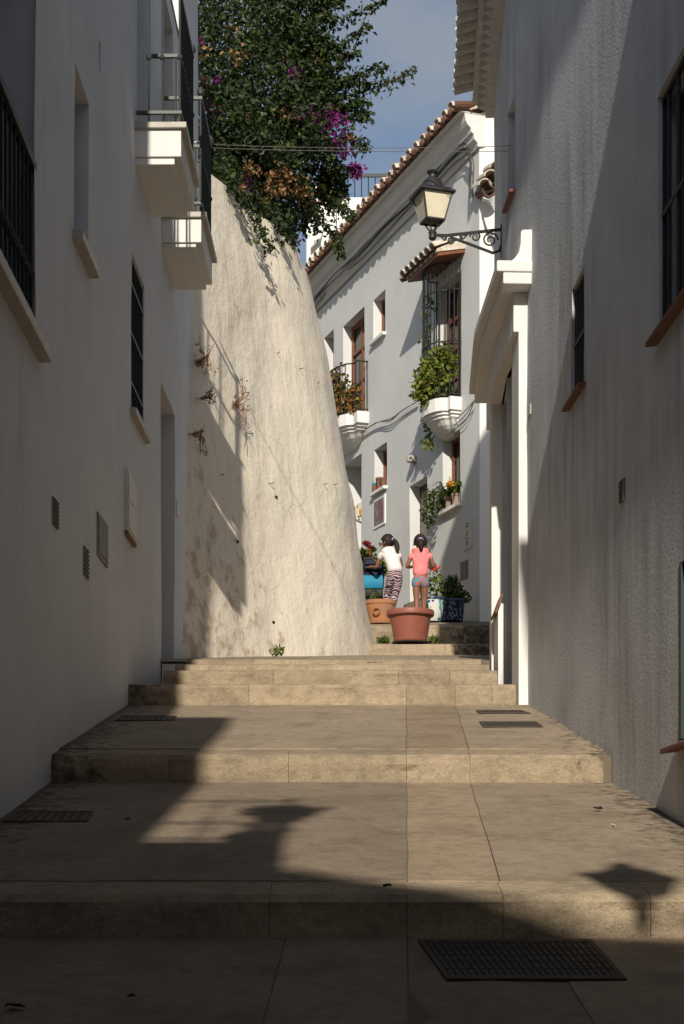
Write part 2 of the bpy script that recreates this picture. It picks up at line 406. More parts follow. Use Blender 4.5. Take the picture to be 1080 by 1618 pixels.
# ------------------------------------------------------------------ street: profile (distance, height)
D1, D2, D3, D4, D5, D6, D7, D8 = 6.36, 9.90, 13.20, 13.64, 14.50, 15.40, 22.0, 23.3
Z1b, Z1 = -.188, -.0236
Z2b, Z2 = .605, .77
Z3b, Z3 = 1.403, 1.564
Z4b, Z4 = 1.575, 1.728
Z5b, Z5 = 1.735, 1.888
Z6b, Z6 = 1.895, 2.048
Z7b, Z7 = 2.974, 3.121
Z8b, Z8 = 3.303, 3.559
SLOPE9 = .165
def ground_z(d):
    pr = [(-12, Z1b - .207 * (D1 + 12)), (D1, Z1b), (D1, Z1), (D2, Z2b), (D2, Z2), (D3, Z3b), (D3, Z3), (D4, Z4b), (D4, Z4), (D5, Z5b), (D5, Z5), (D6, Z6b),
          (D6, Z6), (D7, Z7b), (D7, Z7), (D8, Z8b), (D8, Z8), (60, Z8 + SLOPE9 * (60 - D8))]
    for (a, za), (b_, zb) in zip(pr, pr[1:]):
        if a <= d <= b_ and b_ > a: return za + (zb - za) * (d - a) / (b_ - a)
    return pr[-1][1]
def XL(d): return -1.69 - .012 * (d - 9.4) if d < 9.4 else -1.69 + .009 * (d - 9.4)
def XR(d): return 1.566 - .04 * (d - 9.9) if d < 14.4 else 1.386 + .048 * (d - 14.4)

# hillside the village stands on
mb = MB(); gs = []
ys = [-150, -60, -12, 0, 6.3, 9.8, 13.1, 15.3, 21.9, 23.2, 30, 45, 60, 120, 260]
xs = [-220, -90, -30, -8, -3, -1.5, 0, 1.5, 3, 8, 30, 90, 220]
for y in ys:
    for x in xs:
        yy = max(-40, min(y, 60)); z = ground_z(max(-12, yy)) + (.207 * (yy + 12) if yy < -12 else 0) - .35
        mb.v.append(Vector((x, y, z + (abs(x) > 5) * noise.noise(Vector((x * .05, y * .05, 0))) * .8 - (abs(x) > 5) * .6)))
nx = len(xs)
for j in range(len(ys) - 1):
    for i in range(nx - 1): mb.f.append((j * nx + i, j * nx + i + 1, (j + 1) * nx + i + 1, (j + 1) * nx + i))
tag(mb.build('ground', 'earth', None, True), kind='structure')

# mortar bed of the stepped street (everything paved lies 3 cm above it)
street_l = lambda d: XL(d) - .25 if d < 17 else -3.2
street_r = lambda d: XR(d) + .35 if d < 16.8 else 4.5
prof = [(-12, Z1b - .207 * (D1 + 12)), (D1 + .06, Z1b + .012), (D1 + .06, Z1), (D2 + .06, Z2b + .01), (D2 + .06, Z2), (D3 + .06, Z3b + .01), (D3 + .06, Z3), (D6 + .06, Z3), (D6 + .06, Z6),
        (D7 + .06, Z7b + .008), (D7 + .06, Z7), (D8 + .06, Z8b + .008), (D8 + .06, Z8), (50, Z8 + SLOPE9 * (50 - D8))]
mb = MB(); rows = []
for i, (d, z) in enumerate(prof):
    rows.append([(street_l(d), d, z - .007), (street_r(d), d, z - .007)])
for a, b_ in zip(rows, rows[1:]): mb.add([a[0], a[1], b_[1], b_[0]], [(0, 1, 2, 3)])
street = tag(mb.build('street', 'bed', None), kind='structure'); LOC[street] = Vector((0, 0, 0))

def slab(d0, d1, z0, z1, xa, xb, mat, nm='paving_slab', gap=.003, thick=.05, amp=.004):
    """paving slab between joint lines xa(d), xb(d); slightly uneven top, dipped rim"""
    nd = max(2, int((d1 - d0) / .28)); nxx = max(2, int((xb(d0) - xa(d0)) / .28)); mb = MB(); top = []
    off = random.uniform(-.0025, .0025)
    for i in range(nd + 1):
        d = d0 + gap + (d1 - d0 - 2 * gap) * i / nd; row = []
        for j in range(nxx + 1):
            x0, x1 = xa(d) + gap, xb(d) - gap; x = x0 + (x1 - x0) * j / nxx
            if 0 < i < nd and j in (0, nxx): x += noise.noise(Vector((x * 4, d * 3, 7))) * .009
            z = z0 + (z1 - z0) * (d - d0) / (d1 - d0)
            z += off + noise.noise(Vector((x * 1.7, d * 1.7, 3))) * amp * 1.6 + noise.noise(Vector((x * 6, d * 6, 5))) * amp * .5
            if i in (0, nd) or j in (0, nxx): z -= .004
            row.append(Vector((x, d, z)))
        top.append(row)
    k = nxx + 1
    for r in top: mb.v += r
    for i in range(nd):
        for j in range(nxx): a = i * k + j; mb.f.append((a, a + 1, a + 1 + k, a + k))
    rim = [i for i in range(k)] + [i * k + nxx for i in range(1, nd + 1)] + [nd * k + j for j in range(nxx - 1, -1, -1)] + [i * k for i in range(nd - 1, 0, -1)]
    b0 = len(mb.v)
    for i in rim: mb.v.append(mb.v[i] - Vector((0, 0, thick)))
    n = len(rim)
    for q in range(n): mb.f.append((rim[q], b0 + q, b0 + (q + 1) % n, rim[(q + 1) % n]))
    return mb.build(nm, mat, street, True)
def block(d, zb, zt, x0, x1, depth=.28, mat='riser', nose=.03, bulge=.014, gap=.0012, slope=0.):
    """one stone of a riser: worn rounded nose, pitted uneven face"""
    x0 += gap; x1 -= gap
    nxx = max(3, int((x1 - x0) / .07)); rings = []
    for j in range(nxx + 1):
        x = x0 + (x1 - x0) * j / nxx; r = []
        e = min(j, nxx - j) / nxx
        q = lambda t: noise.noise(Vector((x * 3.1, d * 2.3, t * 9))) * bulge + noise.noise(Vector((x * 11, d, t * 23))) * bulge * .5 + (.006 if j in (0, nxx) else 0)
        h = zt - zb; chip = max(0, noise.noise(Vector((x * 5, d * 7, 2))) - .25) * .05
        for t, yy in ((-.15, 0), (.15, 0), (.38, 0), (.6, 0), (.78, 0)):
            r.append((x, d + yy + q(t), zb + h * t))
        r.append((x, d + nose * .3 + chip * .4 + q(.9), zt - nose)); r.append((x, d + nose * .9 + chip, zt - nose * .25 - chip * .3)); r.append((x, d + nose * 2.2 + chip, zt + .002)); r.append((x, d + depth, zt + .002 + slope * (depth - nose * 2.2))); r.append((x, d + depth, zb - .05))
        rings.append(r)
    return MB().loft(rings).build('riser_block', mat, street, True)
j1 = lambda d: .252 + .037 * (d - 6.6)
j2 = lambda d: .610 + .040 * (d - 6.6)
wl_ = lambda d: XL(d) - .02
wr_ = lambda d: XR(d) + .02
def lerpf(a, b_, t): return lambda d: a(d) + (b_(d) - a(d)) * t
# lowest paved plane, slabs in two rows, then each tread
zA = lambda d: Z1b - .207 * (D1 - d)
for (d0, d1) in ((1.2, 4.98), (4.98, D1 - .005)):
    lines = [wl_, lambda d: -.25 + .03 * (d - 5), j1, lambda d: .72 + .03 * (d - 5) + .06 * (6 - d), wr_] if d0 > 2 else [wl_, lambda d: -.4, lambda d: .18 + .06 * d * .5, lambda d: .55 + .05 * d, wr_]
    for a, b_, mt in zip(lines, lines[1:], ('tread', 'tread_b', 'tread', 'tread_b')): slab(d0, d1, zA(d0), zA(d1), a, b_, mt)
slab(-6, 1.2, zA(-6), zA(1.2), wl_, wr_, 'tread')
for (d0, d1, z0, z1) in ((D1 + .28, D2 - .005, Z1 + .28 * .1776, Z2b), (D2 + .28, D3 - .005, Z2 + .28 * .192, Z3b)):
    for a, b_, mt in ((wl_, j1, 'tread'), (j1, j2, 'tread_b'), (j2, wr_, 'tread')): slab(d0, d1, z0, z1, a, b_, mt)
for d, zb, zt, cuts in ((D1, Z1b, Z1, (-.27, j1(D1), j2(D1), 1.15)), (D2, Z2b, Z2, (-1.0, -.31, j1(D2), j2(D2))), (D3, Z3b, Z3, (-.72, j1(D3), j2(D3), 1.16))):
    xs_ = [XL(d) - .02] + list(cuts) + [XR(d) - (.05 if d != D3 else .09) if d != D1 else XR(d)]
    for a, b_ in zip(xs_, xs_[1:]): block(d, zb, zt, a, b_, slope={D1: .1776, D2: .192, D3: 0.}[d])
# upper short steps, narrower than the street: they stop short of both house doors
for d, zb, zt, xa, xb, cuts in ((D4, Z3, Z4, -1.43, 1.243, (-.55, .45, .86)), (D5, Z4, Z5, -1.42, 1.25, (-.3, .52)), (D6, Z5, Z6, -1.42, 1.255, (-.8, .3, .80))):
    xs_ = [xa, *cuts, xb]
    for a, b_ in zip(xs_, xs_[1:]): block(d, zb, zt, a, b_, depth=.30, slope=.14 if d == D6 else .01)
for (d0, d1, z, xa, xb) in ((D3 + .28, 17.4, Z3, lambda d: XL(d) - .02, lambda d: -1.435), (D3 + .28, 17.4, Z3, lambda d: 1.258, lambda d: XR(d) + .02)):
    slab(d0, d1, z + .003, z + .003, xa, xb, 'tread')
for (d0, d1, z0, z1, xa, xb) in ((D3 + .28, D4, Z3, Z4b, -1.42, 1.245), (D4 + .30, D5, Z4, Z5b, -1.41, 1.25), (D5 + .30, D6, Z5, Z6b, -1.41, 1.25)):
    for a, b_ in ((xa, j1(d0)), (j1(d0), xb)): slab(d0, d1, z0, z1, lambda d, a=a: a, lambda d, b_=b_: b_, 'tread')
# sloping landing beside the old wall, then the two risers by the big pot
for a, b_ in ((-1.415, -.35), (-.35, .62), (.62, 1.25)):
    slab(D6 + .30, 18.6, Z6 + .30 * .14, Z6 + .14 * 3.2, lambda d, a=a: a, lambda d, b_=b_: b_, 'tread')
for a, b_ in ((-2.2, -.4), (-.4, .7), (.7, 3.6)):
    slab(18.6, D7 - .005, Z6 + .14 * 3.2, Z7b, lambda d, a=a: a, lambda d, b_=b_: b_, 'tread_b')
for a, b_ in ((-.2, .75), (.75, 1.5), (1.5, 2.4), (2.4, 3.6)): block(D7, Z7b, Z7, a, b_, depth=.3, slope=.14)
slab(D7 + .3, D8 - .005, Z7 + .3 * .14, Z8b, lambda d: -.2, lambda d: 3.6, 'tread')
for a, b_ in ((-.2, .62), (.62, 1.18), (1.18, 1.75), (1.75, 2.3), (2.3, 3.6)): block(D8, Z8b, Z8, a, b_, depth=.35, bulge=.03, slope=.165)
for k in range(5):
    d0 = D8 + .35 + k * 2.6
    for a, b_ in ((-.8 - k * .7, .9 - k * .6), (.9 - k * .6, 3.8)):
        slab(d0, d0 + 2.6, Z8 + SLOPE9 * (d0 - D8), Z8 + SLOPE9 * (d0 + 2.6 - D8), lambda d, a=a: a, lambda d, b_=b_: b_, 'tread')

# ------------------------------------------------------------------ iron work helpers
def scroll_bead(mb, p, r): mb.lathe([(r * .5, -r * 1.3), (r, -r * .6), (r * 1.05, 0), (r, r * .6), (r * .5, r * 1.3)], p, 8)
def grille(fr, house, s0, s1, z0, z1, n=.0, nb=5, cross=(.33, .66), r=.009, nm='window_grille', mat='iron', beads=None):
    mb = MB()
    for z in (z0 + .01, z1 - .01): fr.box(mb, s0, s1, n - .012, n + .012, z - .01, z + .01)
    for a in (s0, s1 - .014): mb.hexa([fr.pt(q, m_, z) for z in (z0, z1) for q, m_ in ((a, n - .012), (a + .014, n - .012), (a + .014, n + .012), (a, n + .012))])
    g = mb.build(nm, mat, house)
    for i in range(nb):
        s = s0 + (s1 - s0) * (i + .5) / nb; b_ = MB(); b_.tube([fr.pt(s, n, z0), fr.pt(s, n, z1)], r, 6)
        if beads: scroll_bead(b_, fr.pt(s, n, beads), r * 2)
        b_.build('bar', mat, g)
    for c in cross:
        z = z0 + (z1 - z0) * c; b_ = MB(); fr.box(b_, s0, s1, n + .009, n + .017, z - .012, z + .012); b_.build('cross_bar', mat, g)
    return g
def window(fr, house, s0, s1, z0, z1, depth, frame='wood', glass='glass_dark', nm='window', mull=1, w=.06):
    mb = MB(); n1 = -depth + .05; n0 = -depth
    for a, b_, c, d in ((s0, s0 + w, z0, z1), (s1 - w, s1, z0, z1), (s0 + w, s1 - w, z0, z0 + w), (s0 + w, s1 - w, z1 - w, z1)): fr.box(mb, a, b_, n0, n1, c, d)
    if mull: c = (s0 + s1) / 2; fr.box(mb, c - .03, c + .03, n0, n1 + .01, z0 + w, z1 - w)
    o = mb.build(nm, frame, house)
    g = MB(); fr.box(g, s0 + w * .5, s1 - w * .5, n0 + .004, n0 + .016, z0 + w * .5, z1 - w * .5); g.build('pane', glass, o)
    return o
def sill(fr, house, s0, s1, z, p=.05, t=.045, mat='marble', nm='window_sill', depth=.2, tilt=0., drop=0.):
    mb = MB(); q = [fr.pt(a, n, zz - (tilt * (n + depth) if n > 0 else 0)) for zz in (z - t, z) for a, n in ((s0, -depth), (s1, -depth), (s1, p), (s0, p))]
    mb.hexa(q); return mb.build(nm, mat, house, bevel=.006)

# ------------------------------------------------------------------ left house
FLn = Frame(XL(-2.6), -2.6, XL(9.4) - XL(-2.6), 12.0, 1)          # lower, nearer part
FLf = Frame(-1.69, 9.4, .009, 1, 1)                                 # taller, farther part
left = thing('house', (-2.0, 9.0, 0), 'long white plastered house in shade along the left edge, with iron balconies', 'house', 'white houses lining the stepped street')
def hs(fr, u0, u1): return sorted((fr.su(u0), fr.su(u1)))
# near window with iron guard
n1a, n1b = FLn.su(-90), FLn.su(58)
zs1 = 2.98
w2a, w2b = hs(FLf, 117, 140); w2t = 5.165; w2z = 4.09
w3a, w3b = hs(FLf, 207, 227); w3t = 4.98; w3z = 3.74
dra, drb = hs(FLf, 254, 275)
drt = (VH - 602) * FLf.pt(dra, 0, 0).y / F
b1a, b1b = 13.64 - 9.4, 14.82 - 9.4
b2a, b2b = 15.46 - 9.4, 16.62 - 9.4
BZ = 6.09
holes_n = [(n1a, n1b, zs1, 5.35, .3), (4.1, 5.0, 1.2, 2.6, .3)]
holes_f = [(w2a, w2b, w2z, w2t, .26), (w3a, w3b, w3z, w3t, .14), (dra, drb, 1.55, drt, .42),
           (b1a + .16, b1b - .2, BZ, BZ + 2.12, .3), (b2a + .16, b2b - .2, BZ, BZ + 2.12, .3),
           (11.76 - 9.4 - .04, 11.76 - 9.4 + .05, (VH - 112) * 11.76 / F, (VH - 64) * 11.76 / F, .06)]
zall = [-3.2, -1.0, 6.4] + [h[i] for h in holes_n + holes_f for i in (2, 3)]
ma = wall_sheet(FLn, 0, (Vector((XL(9.4), 9.4, 0)) - FLn.o).length, -3.2, 6.4, holes_n, ends=(1, 0), zx=zall); mb = wall_sheet(FLf, 0, 9.6, -3.2, 8.4, holes_f, ends=(0, 1), zx=zall)
ma.add(mb.v, mb.f); ma.build('wall', 'white_left', left, True)
wall_sheet(FLf, 7.75, 9.6, 8.401, 10.4, []).build('wall', 'white_left', left, True)
for fr, s0, s1, z1 in ((FLn, .02, 12.0, 6.35), (FLf, .02, 9.55, 8.38)):
    mb = MB(); fr.box(mb, s0, s1, -5.5, -.43, -3.2, z1); mb.build('inner_wall', 'white_left', left)
mb = MB(); q = [FLn.pt(a, n, z) for a, n, z in ((-.1, .06, 6.38), (12.0, .06, 6.38), (12.0, -3, 7.5), (-.1, -3, 7.5))]
mb.prism(q, (0, 0, .08)).build('roof', 'tile_red', left)
mb = MB(); q = [FLf.pt(a, n, z) for a, n, z in ((-.05, .0, 8.41), (7.74, .0, 8.41), (7.74, -3, 9.2), (-.05, -3, 9.2))]
mb.prism(q, (0, 0, .08)).build('roof', 'tile_red', left)
# near guard window: sill, guard rail and bars with beads, shutter above
w = window(FLn, left, n1a, n1b, zs1, 5.35, .28, 'box_white')
sill(FLn, left, n1a - .08, n1b + .05, zs1 + .005, .075, .07)
g = MB(); FLn.box(g, n1a, n1b + .0, -.045, .0, 3.955, 4.0); FLn.box(g, n1a, n1b, -.035, -.005, 3.06, 3.085)
g = g.build('window_guard', 'iron', left)
k = 0
s = n1b - .07
while s > n1a:
    mb = MB(); mb.tube([FLn.pt(s, -.022, 2.99), FLn.pt(s, -.022, 3.96)], .011, 6); scroll_bead(mb, FLn.pt(s, -.022, 3.36), .022); mb.build('bar', 'iron', g); s -= .125
mb = MB(); FLn.box(mb, n1a, n1a + .62, -.02, .03, 4.3, 5.3); mb.build('shutter', 'box_white', left)
# small tall window with a low guard
window(FLf, left, w2a, w2b, w2z, w2t, .25, 'box_white', mull=0)
sill(FLf, left, w2a - .06, w2b + .06, w2z + .004, .065, .06)
g = MB(); FLf.box(g, w2a, w2b, -.20, -.17, w2z + .30, w2z + .34)
g = g.build('window_guard', 'iron', left)
for i in range(4):
    s = w2a + (w2b - w2a) * (i + .5) / 4; mb = MB(); mb.tube([FLf.pt(s, -.185, w2z), FLf.pt(s, -.185, w2z + .31)], .01, 6).build('bar', 'iron', g)
# barred window
mb = MB(); FLf.box(mb, w3a, w3b, -.14, -.12, w3z, w3t); mb.build('window', 'glass_dark', left)
grille(FLf, left, w3a + .01, w3b - .01, w3z + .01, w3t - .01, -.02, 7, (.18, .5, .82), .011)
sill(FLf, left, w3a - .06, w3b + .06, w3z + .004, .05, .055)
# door, its step and a low brown edge
mb = MB(); FLf.box(mb, dra, drb, -.42, -.37, 1.55, drt); d_ = mb.build('door', 'wood_dark', left)
mb = MB(); mb.lathe([(.0, -.02), (.02, -.012), (.022, 0), (.02, .012), (0, .02)], FLf.pt(dra + .15, -.35, 2.6), 10).build('handle', 'grey_metal', d_)
mb = MB(); mb.prism([FLf.pt(dra - .05, .015, Z3), FLf.pt(drb + .1, .015, Z3), FLf.pt(drb + .1, .015, 2.02), FLf.pt(dra - .05, .015, 2.0)], FLf.n * .2); mb.build('doorstep', 'white_left', left)
mb = MB(); FLf.box(mb, dra - .07, drb + .12, .01, .235, 2.02, 2.045); mb.build('doorstep_tile', 'marble', left)
# meter box, access panel, vents, bell
a, c = hs(FLf, 196, 209.5); mb = MB(); FLf.box(mb, a, c, -.01, .028, 2.71, 3.18); bx = mb.build('meter_box', 'box_white', left, bevel=.005)
mb = MB(); FLf.box(mb, a + .02, c - .02, .0275, .036, 2.73, 2.945); mb.build('lid', 'box_white', bx, bevel=.003)
mb = MB(); FLf.box(mb, a + .02, c - .02, .0275, .036, 2.955, 3.165); mb.build('lid', 'box_white', bx, bevel=.003)
mb = MB(); FLf.box(mb, a, c, -.005, .03, 2.675, 2.705); mb.build('cable_entry', 'dry', bx)
a, c = hs(FLf, 152, 168); mb = MB(); FLf.box(mb, a, c, -.01, .012, 2.25, 2.547); ap = mb.build('access_panel', 'grey_metal', left)
mb = MB(); FLf.box(mb, a + .03, c - .03, .0115, .016, 2.28, 2.517); mb.build('panel_door', 'grey_metal', ap)
for u0, u1, za, zb in ((81, 89, 2.10, 2.262), (130, 137, 2.01, 2.2)):
    a, c = hs(FLf, u0, u1); mb = MB(); FLf.box(mb, a, c, -.01, .012, za, zb); ve = mb.build('vent', 'grey_metal', left)
    for i in range(7):
        z = za + .012 + (zb - za - .024) * i / 6; mb = MB(); FLf.box(mb, a + .008, c - .008, .0115, .018, z - .006, z + .004); mb.build('louvre', 'rust', ve)
a, c = hs(FLf, 276.5, 279.5); mb = MB(); FLf.box(mb, a, c, -.01, .02, (VH - 822) * 16.9 / F, (VH - 799) * 16.9 / F); mb.build('bell_box', 'box_white', left)

def balcony(fr, s0, s1, z, p, house, mat='white_trim', doors=True):
    """stepped plaster slab, marble edge, iron railing with beads on three sides"""
    mb = MB(); fr.box(mb, s0 + .03, s1 - .03, -.02, p - .045, z - .255, z - .035)
    root = mb.build('balcony', mat, house, bevel=.006)
    mb = MB(); fr.box(mb, s0 + .05, s1 - .05, -.02, p - .10, z - .31, z - .256); mb.build('moulding', mat, root, bevel=.006)
    mb = MB(); fr.box(mb, s0, s1, -.02, p, z - .036, z + .012); mb.build('edge_slab', 'marble', root, bevel=.006)
    top = z + 1.07; q = p - .075
    for zz, h in ((top, .014), (z + .115, .012)):
        mb = MB()
        fr.box(mb, s0 + .06, s0 + .09, .0, q, zz - h, zz + h); mb.build('rail', 'iron_green', root)
        mb = MB(); fr.box(mb, s1 - .09, s1 - .06, .0, q, zz - h, zz + h); mb.build('rail', 'iron_green', root)
        mb = MB(); fr.box(mb, s0 + .06, s1 - .06, q, q + .03, zz - h, zz + h); mb.build('rail', 'iron_green', root)
    def post(s, n, r=.0085, ball=False):
        b_ = MB(); b_.tube([fr.pt(s, n, z), fr.pt(s, n, top)], r, 6)
        scroll_bead(b_, fr.pt(s, n, z + .56), .02)
        if ball: b_.lathe([(.012, 0), (.03, .02), (.034, .045), (.022, .075), (.004, .09)], fr.pt(s, n, top + .015), 10)
        b_.build('bar', 'iron_green', root)
    for n in [q * t for t in (.30, .62)]: post(s0 + .075, n); post(s1 - .075, n)
    post(s0 + .075, q + .015, .011, True); post(s1 - .075, q + .015, .011, True)
    nb = int((s1 - s0 - .2) / .105)
    for i in range(1, nb): post(s0 + .075 + (s1 - s0 - .15) * i / nb, q + .015)
    return root
for s0, s1 in ((b1a, b1b), (b2a, b2b)):
    balcony(FLf, s0, s1, BZ, .41, left)
    window(FLf, left, s0 + .16, s1 - .2, BZ + .02, BZ + 2.12, .29, 'box_white', nm='balcony_door')
# a balcony of the nearer part, above and behind the viewpoint (its railing shades the tread)
balcony(FLn, .25, 1.45, 5.04, 1.0, left)
mb = MB(); FLn.box(mb, .02, 1.1, -.5, .31, 4.2, 8.75); mb.build('shade_block', 'white_left', left)  # unseen block added to shade the left side of the treads

# ------------------------------------------------------------------ right house
FRn = Frame(XR(-7.0), -7.0, -.04, 1, -1)
FRf = Frame(XR(14.4), 14.4, .048, 1, -1)
right = thing('house', (3.0, 9.0, 0), 'tall white plastered house on the right with streaked wall, tiled eaves and door portal', 'house', 'white houses lining the stepped street')
EZ = 7.62
S = lambda d: (d + 7.0) * FRn.d.y ** -1
a1, a2 = FRn.su(1200), FRn.su(1040)
b1, b2 = FRn.su(923), FRn.su(903)
c1, c2 = FRn.su(1230), FRn.su(1073)
pd0, pd1 = S(13.6), S(14.38)
holes = [(a1, a2, 2.80, 4.02, .12), (b1, b2, 3.17, 3.92, .12), (c1, c2, .70, 1.56, .12), (pd0, pd1, Z3 - .01, 4.28, .2), (S(13.94), S(14.32), 5.68, 6.46, .24)]
uw0, uw1 = S(13.72), S(14.3)
wall_sheet(FRn, 0, S(14.4), -3.2, EZ, holes, amp=.016, step=.28).build('wall', 'white_right', right, True)
fw0, fw1 = FRf.su(811), FRf.su(799)
zt_ = FRf.zv(799, 183); zb_ = FRf.zv(799, 333)
holes2 = [(0.0005, .78, Z3 - .01, 4.28, .2)]
wall_sheet(FRf, 0, 2.5, .4, EZ, holes2, amp=.016, step=.28).build('wall', 'white_right', right, True)
mb = MB(); FRn.box(mb, .02, S(14.0), -4.2, -.75, -3.2, EZ - .05); mb.build('inner_wall', 'white_right', right)
mb = MB(); mb.prism([(1.56, 16.85, .4), (6, 17.2, .4), (6, 13, .4), (2.2, 13, .4), (2.2, 14.6, .4)], (0, 0, EZ - .45)); mb.build('inner_wall', 'white_right', right)
# portal: two pilasters, arched inner wall, level cornice that follows the bend, plaster finial
pz = 4.58
mb = MB(); FRn.box(mb, S(13.2), S(13.58), -.02, .07, Z3b - .02, pz); portal = mb.build('portal', 'white_trim', right, bevel=.008)
mb = MB(); FRf.box(mb, .80, 1.25, -.02, .095, Z3 - .02, pz); mb.build('pilaster', 'white_trim', portal, bevel=.008)
cA = FRn.pt(S(13.0), 0, 0); cB = FRf.pt(0.25, 0, 0); cC = FRf.pt(1.85, 0, 0)
def band(p, z0, z1, ext=0.):
    def off(q, fr, p_): return q + fr.n * p_
    A, B, C = cA + FRn.d * ext, cB, cC - FRf.d * ext
    pts = [A - FRn.n * .02, A + FRn.n * p, B + (FRn.n + FRf.n).normalized() * p, C + FRf.n * p, C - FRf.n * .02, B - FRn.n * .02]
    return MB().prism([(q.x, q.y, z0) for q in pts], (0, 0, z1 - z0))
band(.265, 4.675, 4.76).build('cornice', 'white_trim', portal, bevel=.012)
band(.215, 4.585, 4.674, .012).build('cornice', 'white_trim', portal, bevel=.012)
band(.11, 4.28, 4.584, .2).build('lintel', 'white_trim', portal, bevel=.008)
# swept plaster finial on the near end of the cornice
prof_f = [(-.02, 0), (.16, 0), (.125, .03), (.09, .075), (.078, .14), (.075, .235), (.06, .25), (.0, .252), (-.02, .25)]
mb = MB(); mb.prism([FRn.pt(S(13.04), n, 4.76 + z) for n, z in prof_f], FRn.d * .16).build('finial', 'white_trim', portal, bevel=.008)
# inner arched wall of the doorway and the recess behind
ai, aj = S(13.6), S(14.38) + .74; am = (ai + aj) / 2 + .0; ar = .52; asz = 3.45
mb = MB(); arc = [(am + ar, Z3 - .02)] + [(am + ar * math.cos(t), asz + ar * math.sin(t)) for t in [math.pi * i / 14 for i in range(15)]] + [(am - ar, Z3 - .02)]
outer = [(aj, Z3 - .02)] + [(aj if i <= 5 else (ai if i >= 9 else am + (aj - ai) / 2 * (7 - i) / 2), 4.30 if 5 <= i <= 9 else asz + (4.30 - asz) * min(i, 14 - i) / 5) for i in range(15)] + [(ai, Z3 - .02)]
for i in range(len(arc) - 1):
    mb.add([FRn.pt(arc[i][0], -.20, arc[i][1]), FRn.pt(outer[i][0], -.20, outer[i][1]), FRn.pt(outer[i + 1][0], -.20, outer[i + 1][1]), FRn.pt(arc[i + 1][0], -.20, arc[i + 1][1])], [(0, 1, 2, 3)])
    mb.add([FRn.pt(arc[i][0], -.20, arc[i][1]), FRn.pt(arc[i + 1][0], -.20, arc[i + 1][1]), FRn.pt(arc[i + 1][0], -.72, arc[i + 1][1]), FRn.pt(arc[i][0], -.72, arc[i][1])], [(0, 1, 2, 3)])
mb.build('arch', 'white_trim', portal)
mb = MB(); FRn.box(mb, am - ar - .1, am + ar + .1, -.76, -.70, Z3 - .02, 4.1); dd = mb.build('door', 'wood_dark', right)
for i in range(4):
    mb = MB(); FRn.box(mb, am - .42 + i * .22, am - .24 + i * .22, -.70, -.685, 1.75, 3.6); mb.build('door_panel', 'wood_dark', dd)
mb = MB(); mb.lathe([(0, -.03), (.03, -.02), (.035, 0), (.03, .02), (0, .03)], FRn.pt(am - .3, -.66, 2.6), 10).build('handle', 'grey_metal', dd)
# low stepped wall with clay cap inside the portal, and leaning plank
mb = MB(); mb.prism([(1.345, 14.72, Z3), (1.41, 14.72, Z3), (1.41, 15.1, Z3), (1.345, 15.1, Z3)], (0, 0, .87)); lw = mb.build('low_wall', 'white_trim', right)
mb = MB(); mb.hexa([(1.325, 14.68, 2.34), (1.385, 14.68, 2.50), (1.385, 15.1, 2.50), (1.325, 15.1, 2.34), (1.315, 14.68, 2.36), (1.375, 14.68, 2.52), (1.375, 15.1, 2.52), (1.315, 15.1, 2.36)]); mb.build('clay_cap', 'clay', lw)
# windows of the right wall
def clay_sill(fr, s0, s1, z, p=.055): return sill(fr, right, s0, s1, z, p, .026, 'clay', depth=.1, tilt=.12)
for (s0, s1, z0, z1, nb, cr_) in ((a1, a2, 2.80, 4.02, 9, (.5,)), (b1, b2, 3.17, 3.92, 4, (.5,))):
    mb = MB(); FRn.box(mb, s0, s1, -.125, -.105, z0, z1); mb.build('window', 'glass_dark', right)
    grille(FRn, right, s0 + .01, s1 - .01, z0 + .01, z1 - .01, -.03, nb, cr_, .011)
    clay_sill(FRn, s0 - .07, s1 + .07, z0 + .01)
mb = MB(); FRn.box(mb, c1, c2, -.125, -.10, .70, 1.56); lw_ = mb.build('window', 'dark', right)
mb = MB(); FRn.box(mb, c2 - .05, c2 - .004, -.10, .004, .71, 1.55); mb.build('frame', 'green_paint', lw_)
for z in (1.13, 1.5): mb = MB(); FRn.box(mb, c1, c2 - .06, -.06, -.03, z - .012, z + .012); mb.build('cross_bar', 'iron', lw_)
clay_sill(FRn, c1, c2 + .05, .69, .085)
# tall narrow opening high on the far part
mb = MB(); FRn.box(mb, S(13.94), S(14.32), -.24, -.2, 5.68, 6.46); mb.build('window', 'wood_dark', right)
clay_sill(FRn, S(13.9), S(14.36), 5.69, .045)
a, c = hs(FRn, 987, 981); mb = MB(); FRn.box(mb, a, c, -.01, .012, 2.155, 2.28); ve = mb.build('vent', 'grey_metal', right)
for i in range(6):
    z = 2.168 + .1 * i / 5; mb = MB(); FRn.box(mb, a + .01, c - .01, .0115, .018, z - .006, z + .004); mb.build('louvre', 'rust', ve)
mb = MB(); FRn.box(mb, S(12.95), S(13.06), -.01, .02, FRn.zv(842, 652), FRn.zv(842, 636)); mb.build('name_plate', 'marble', right)
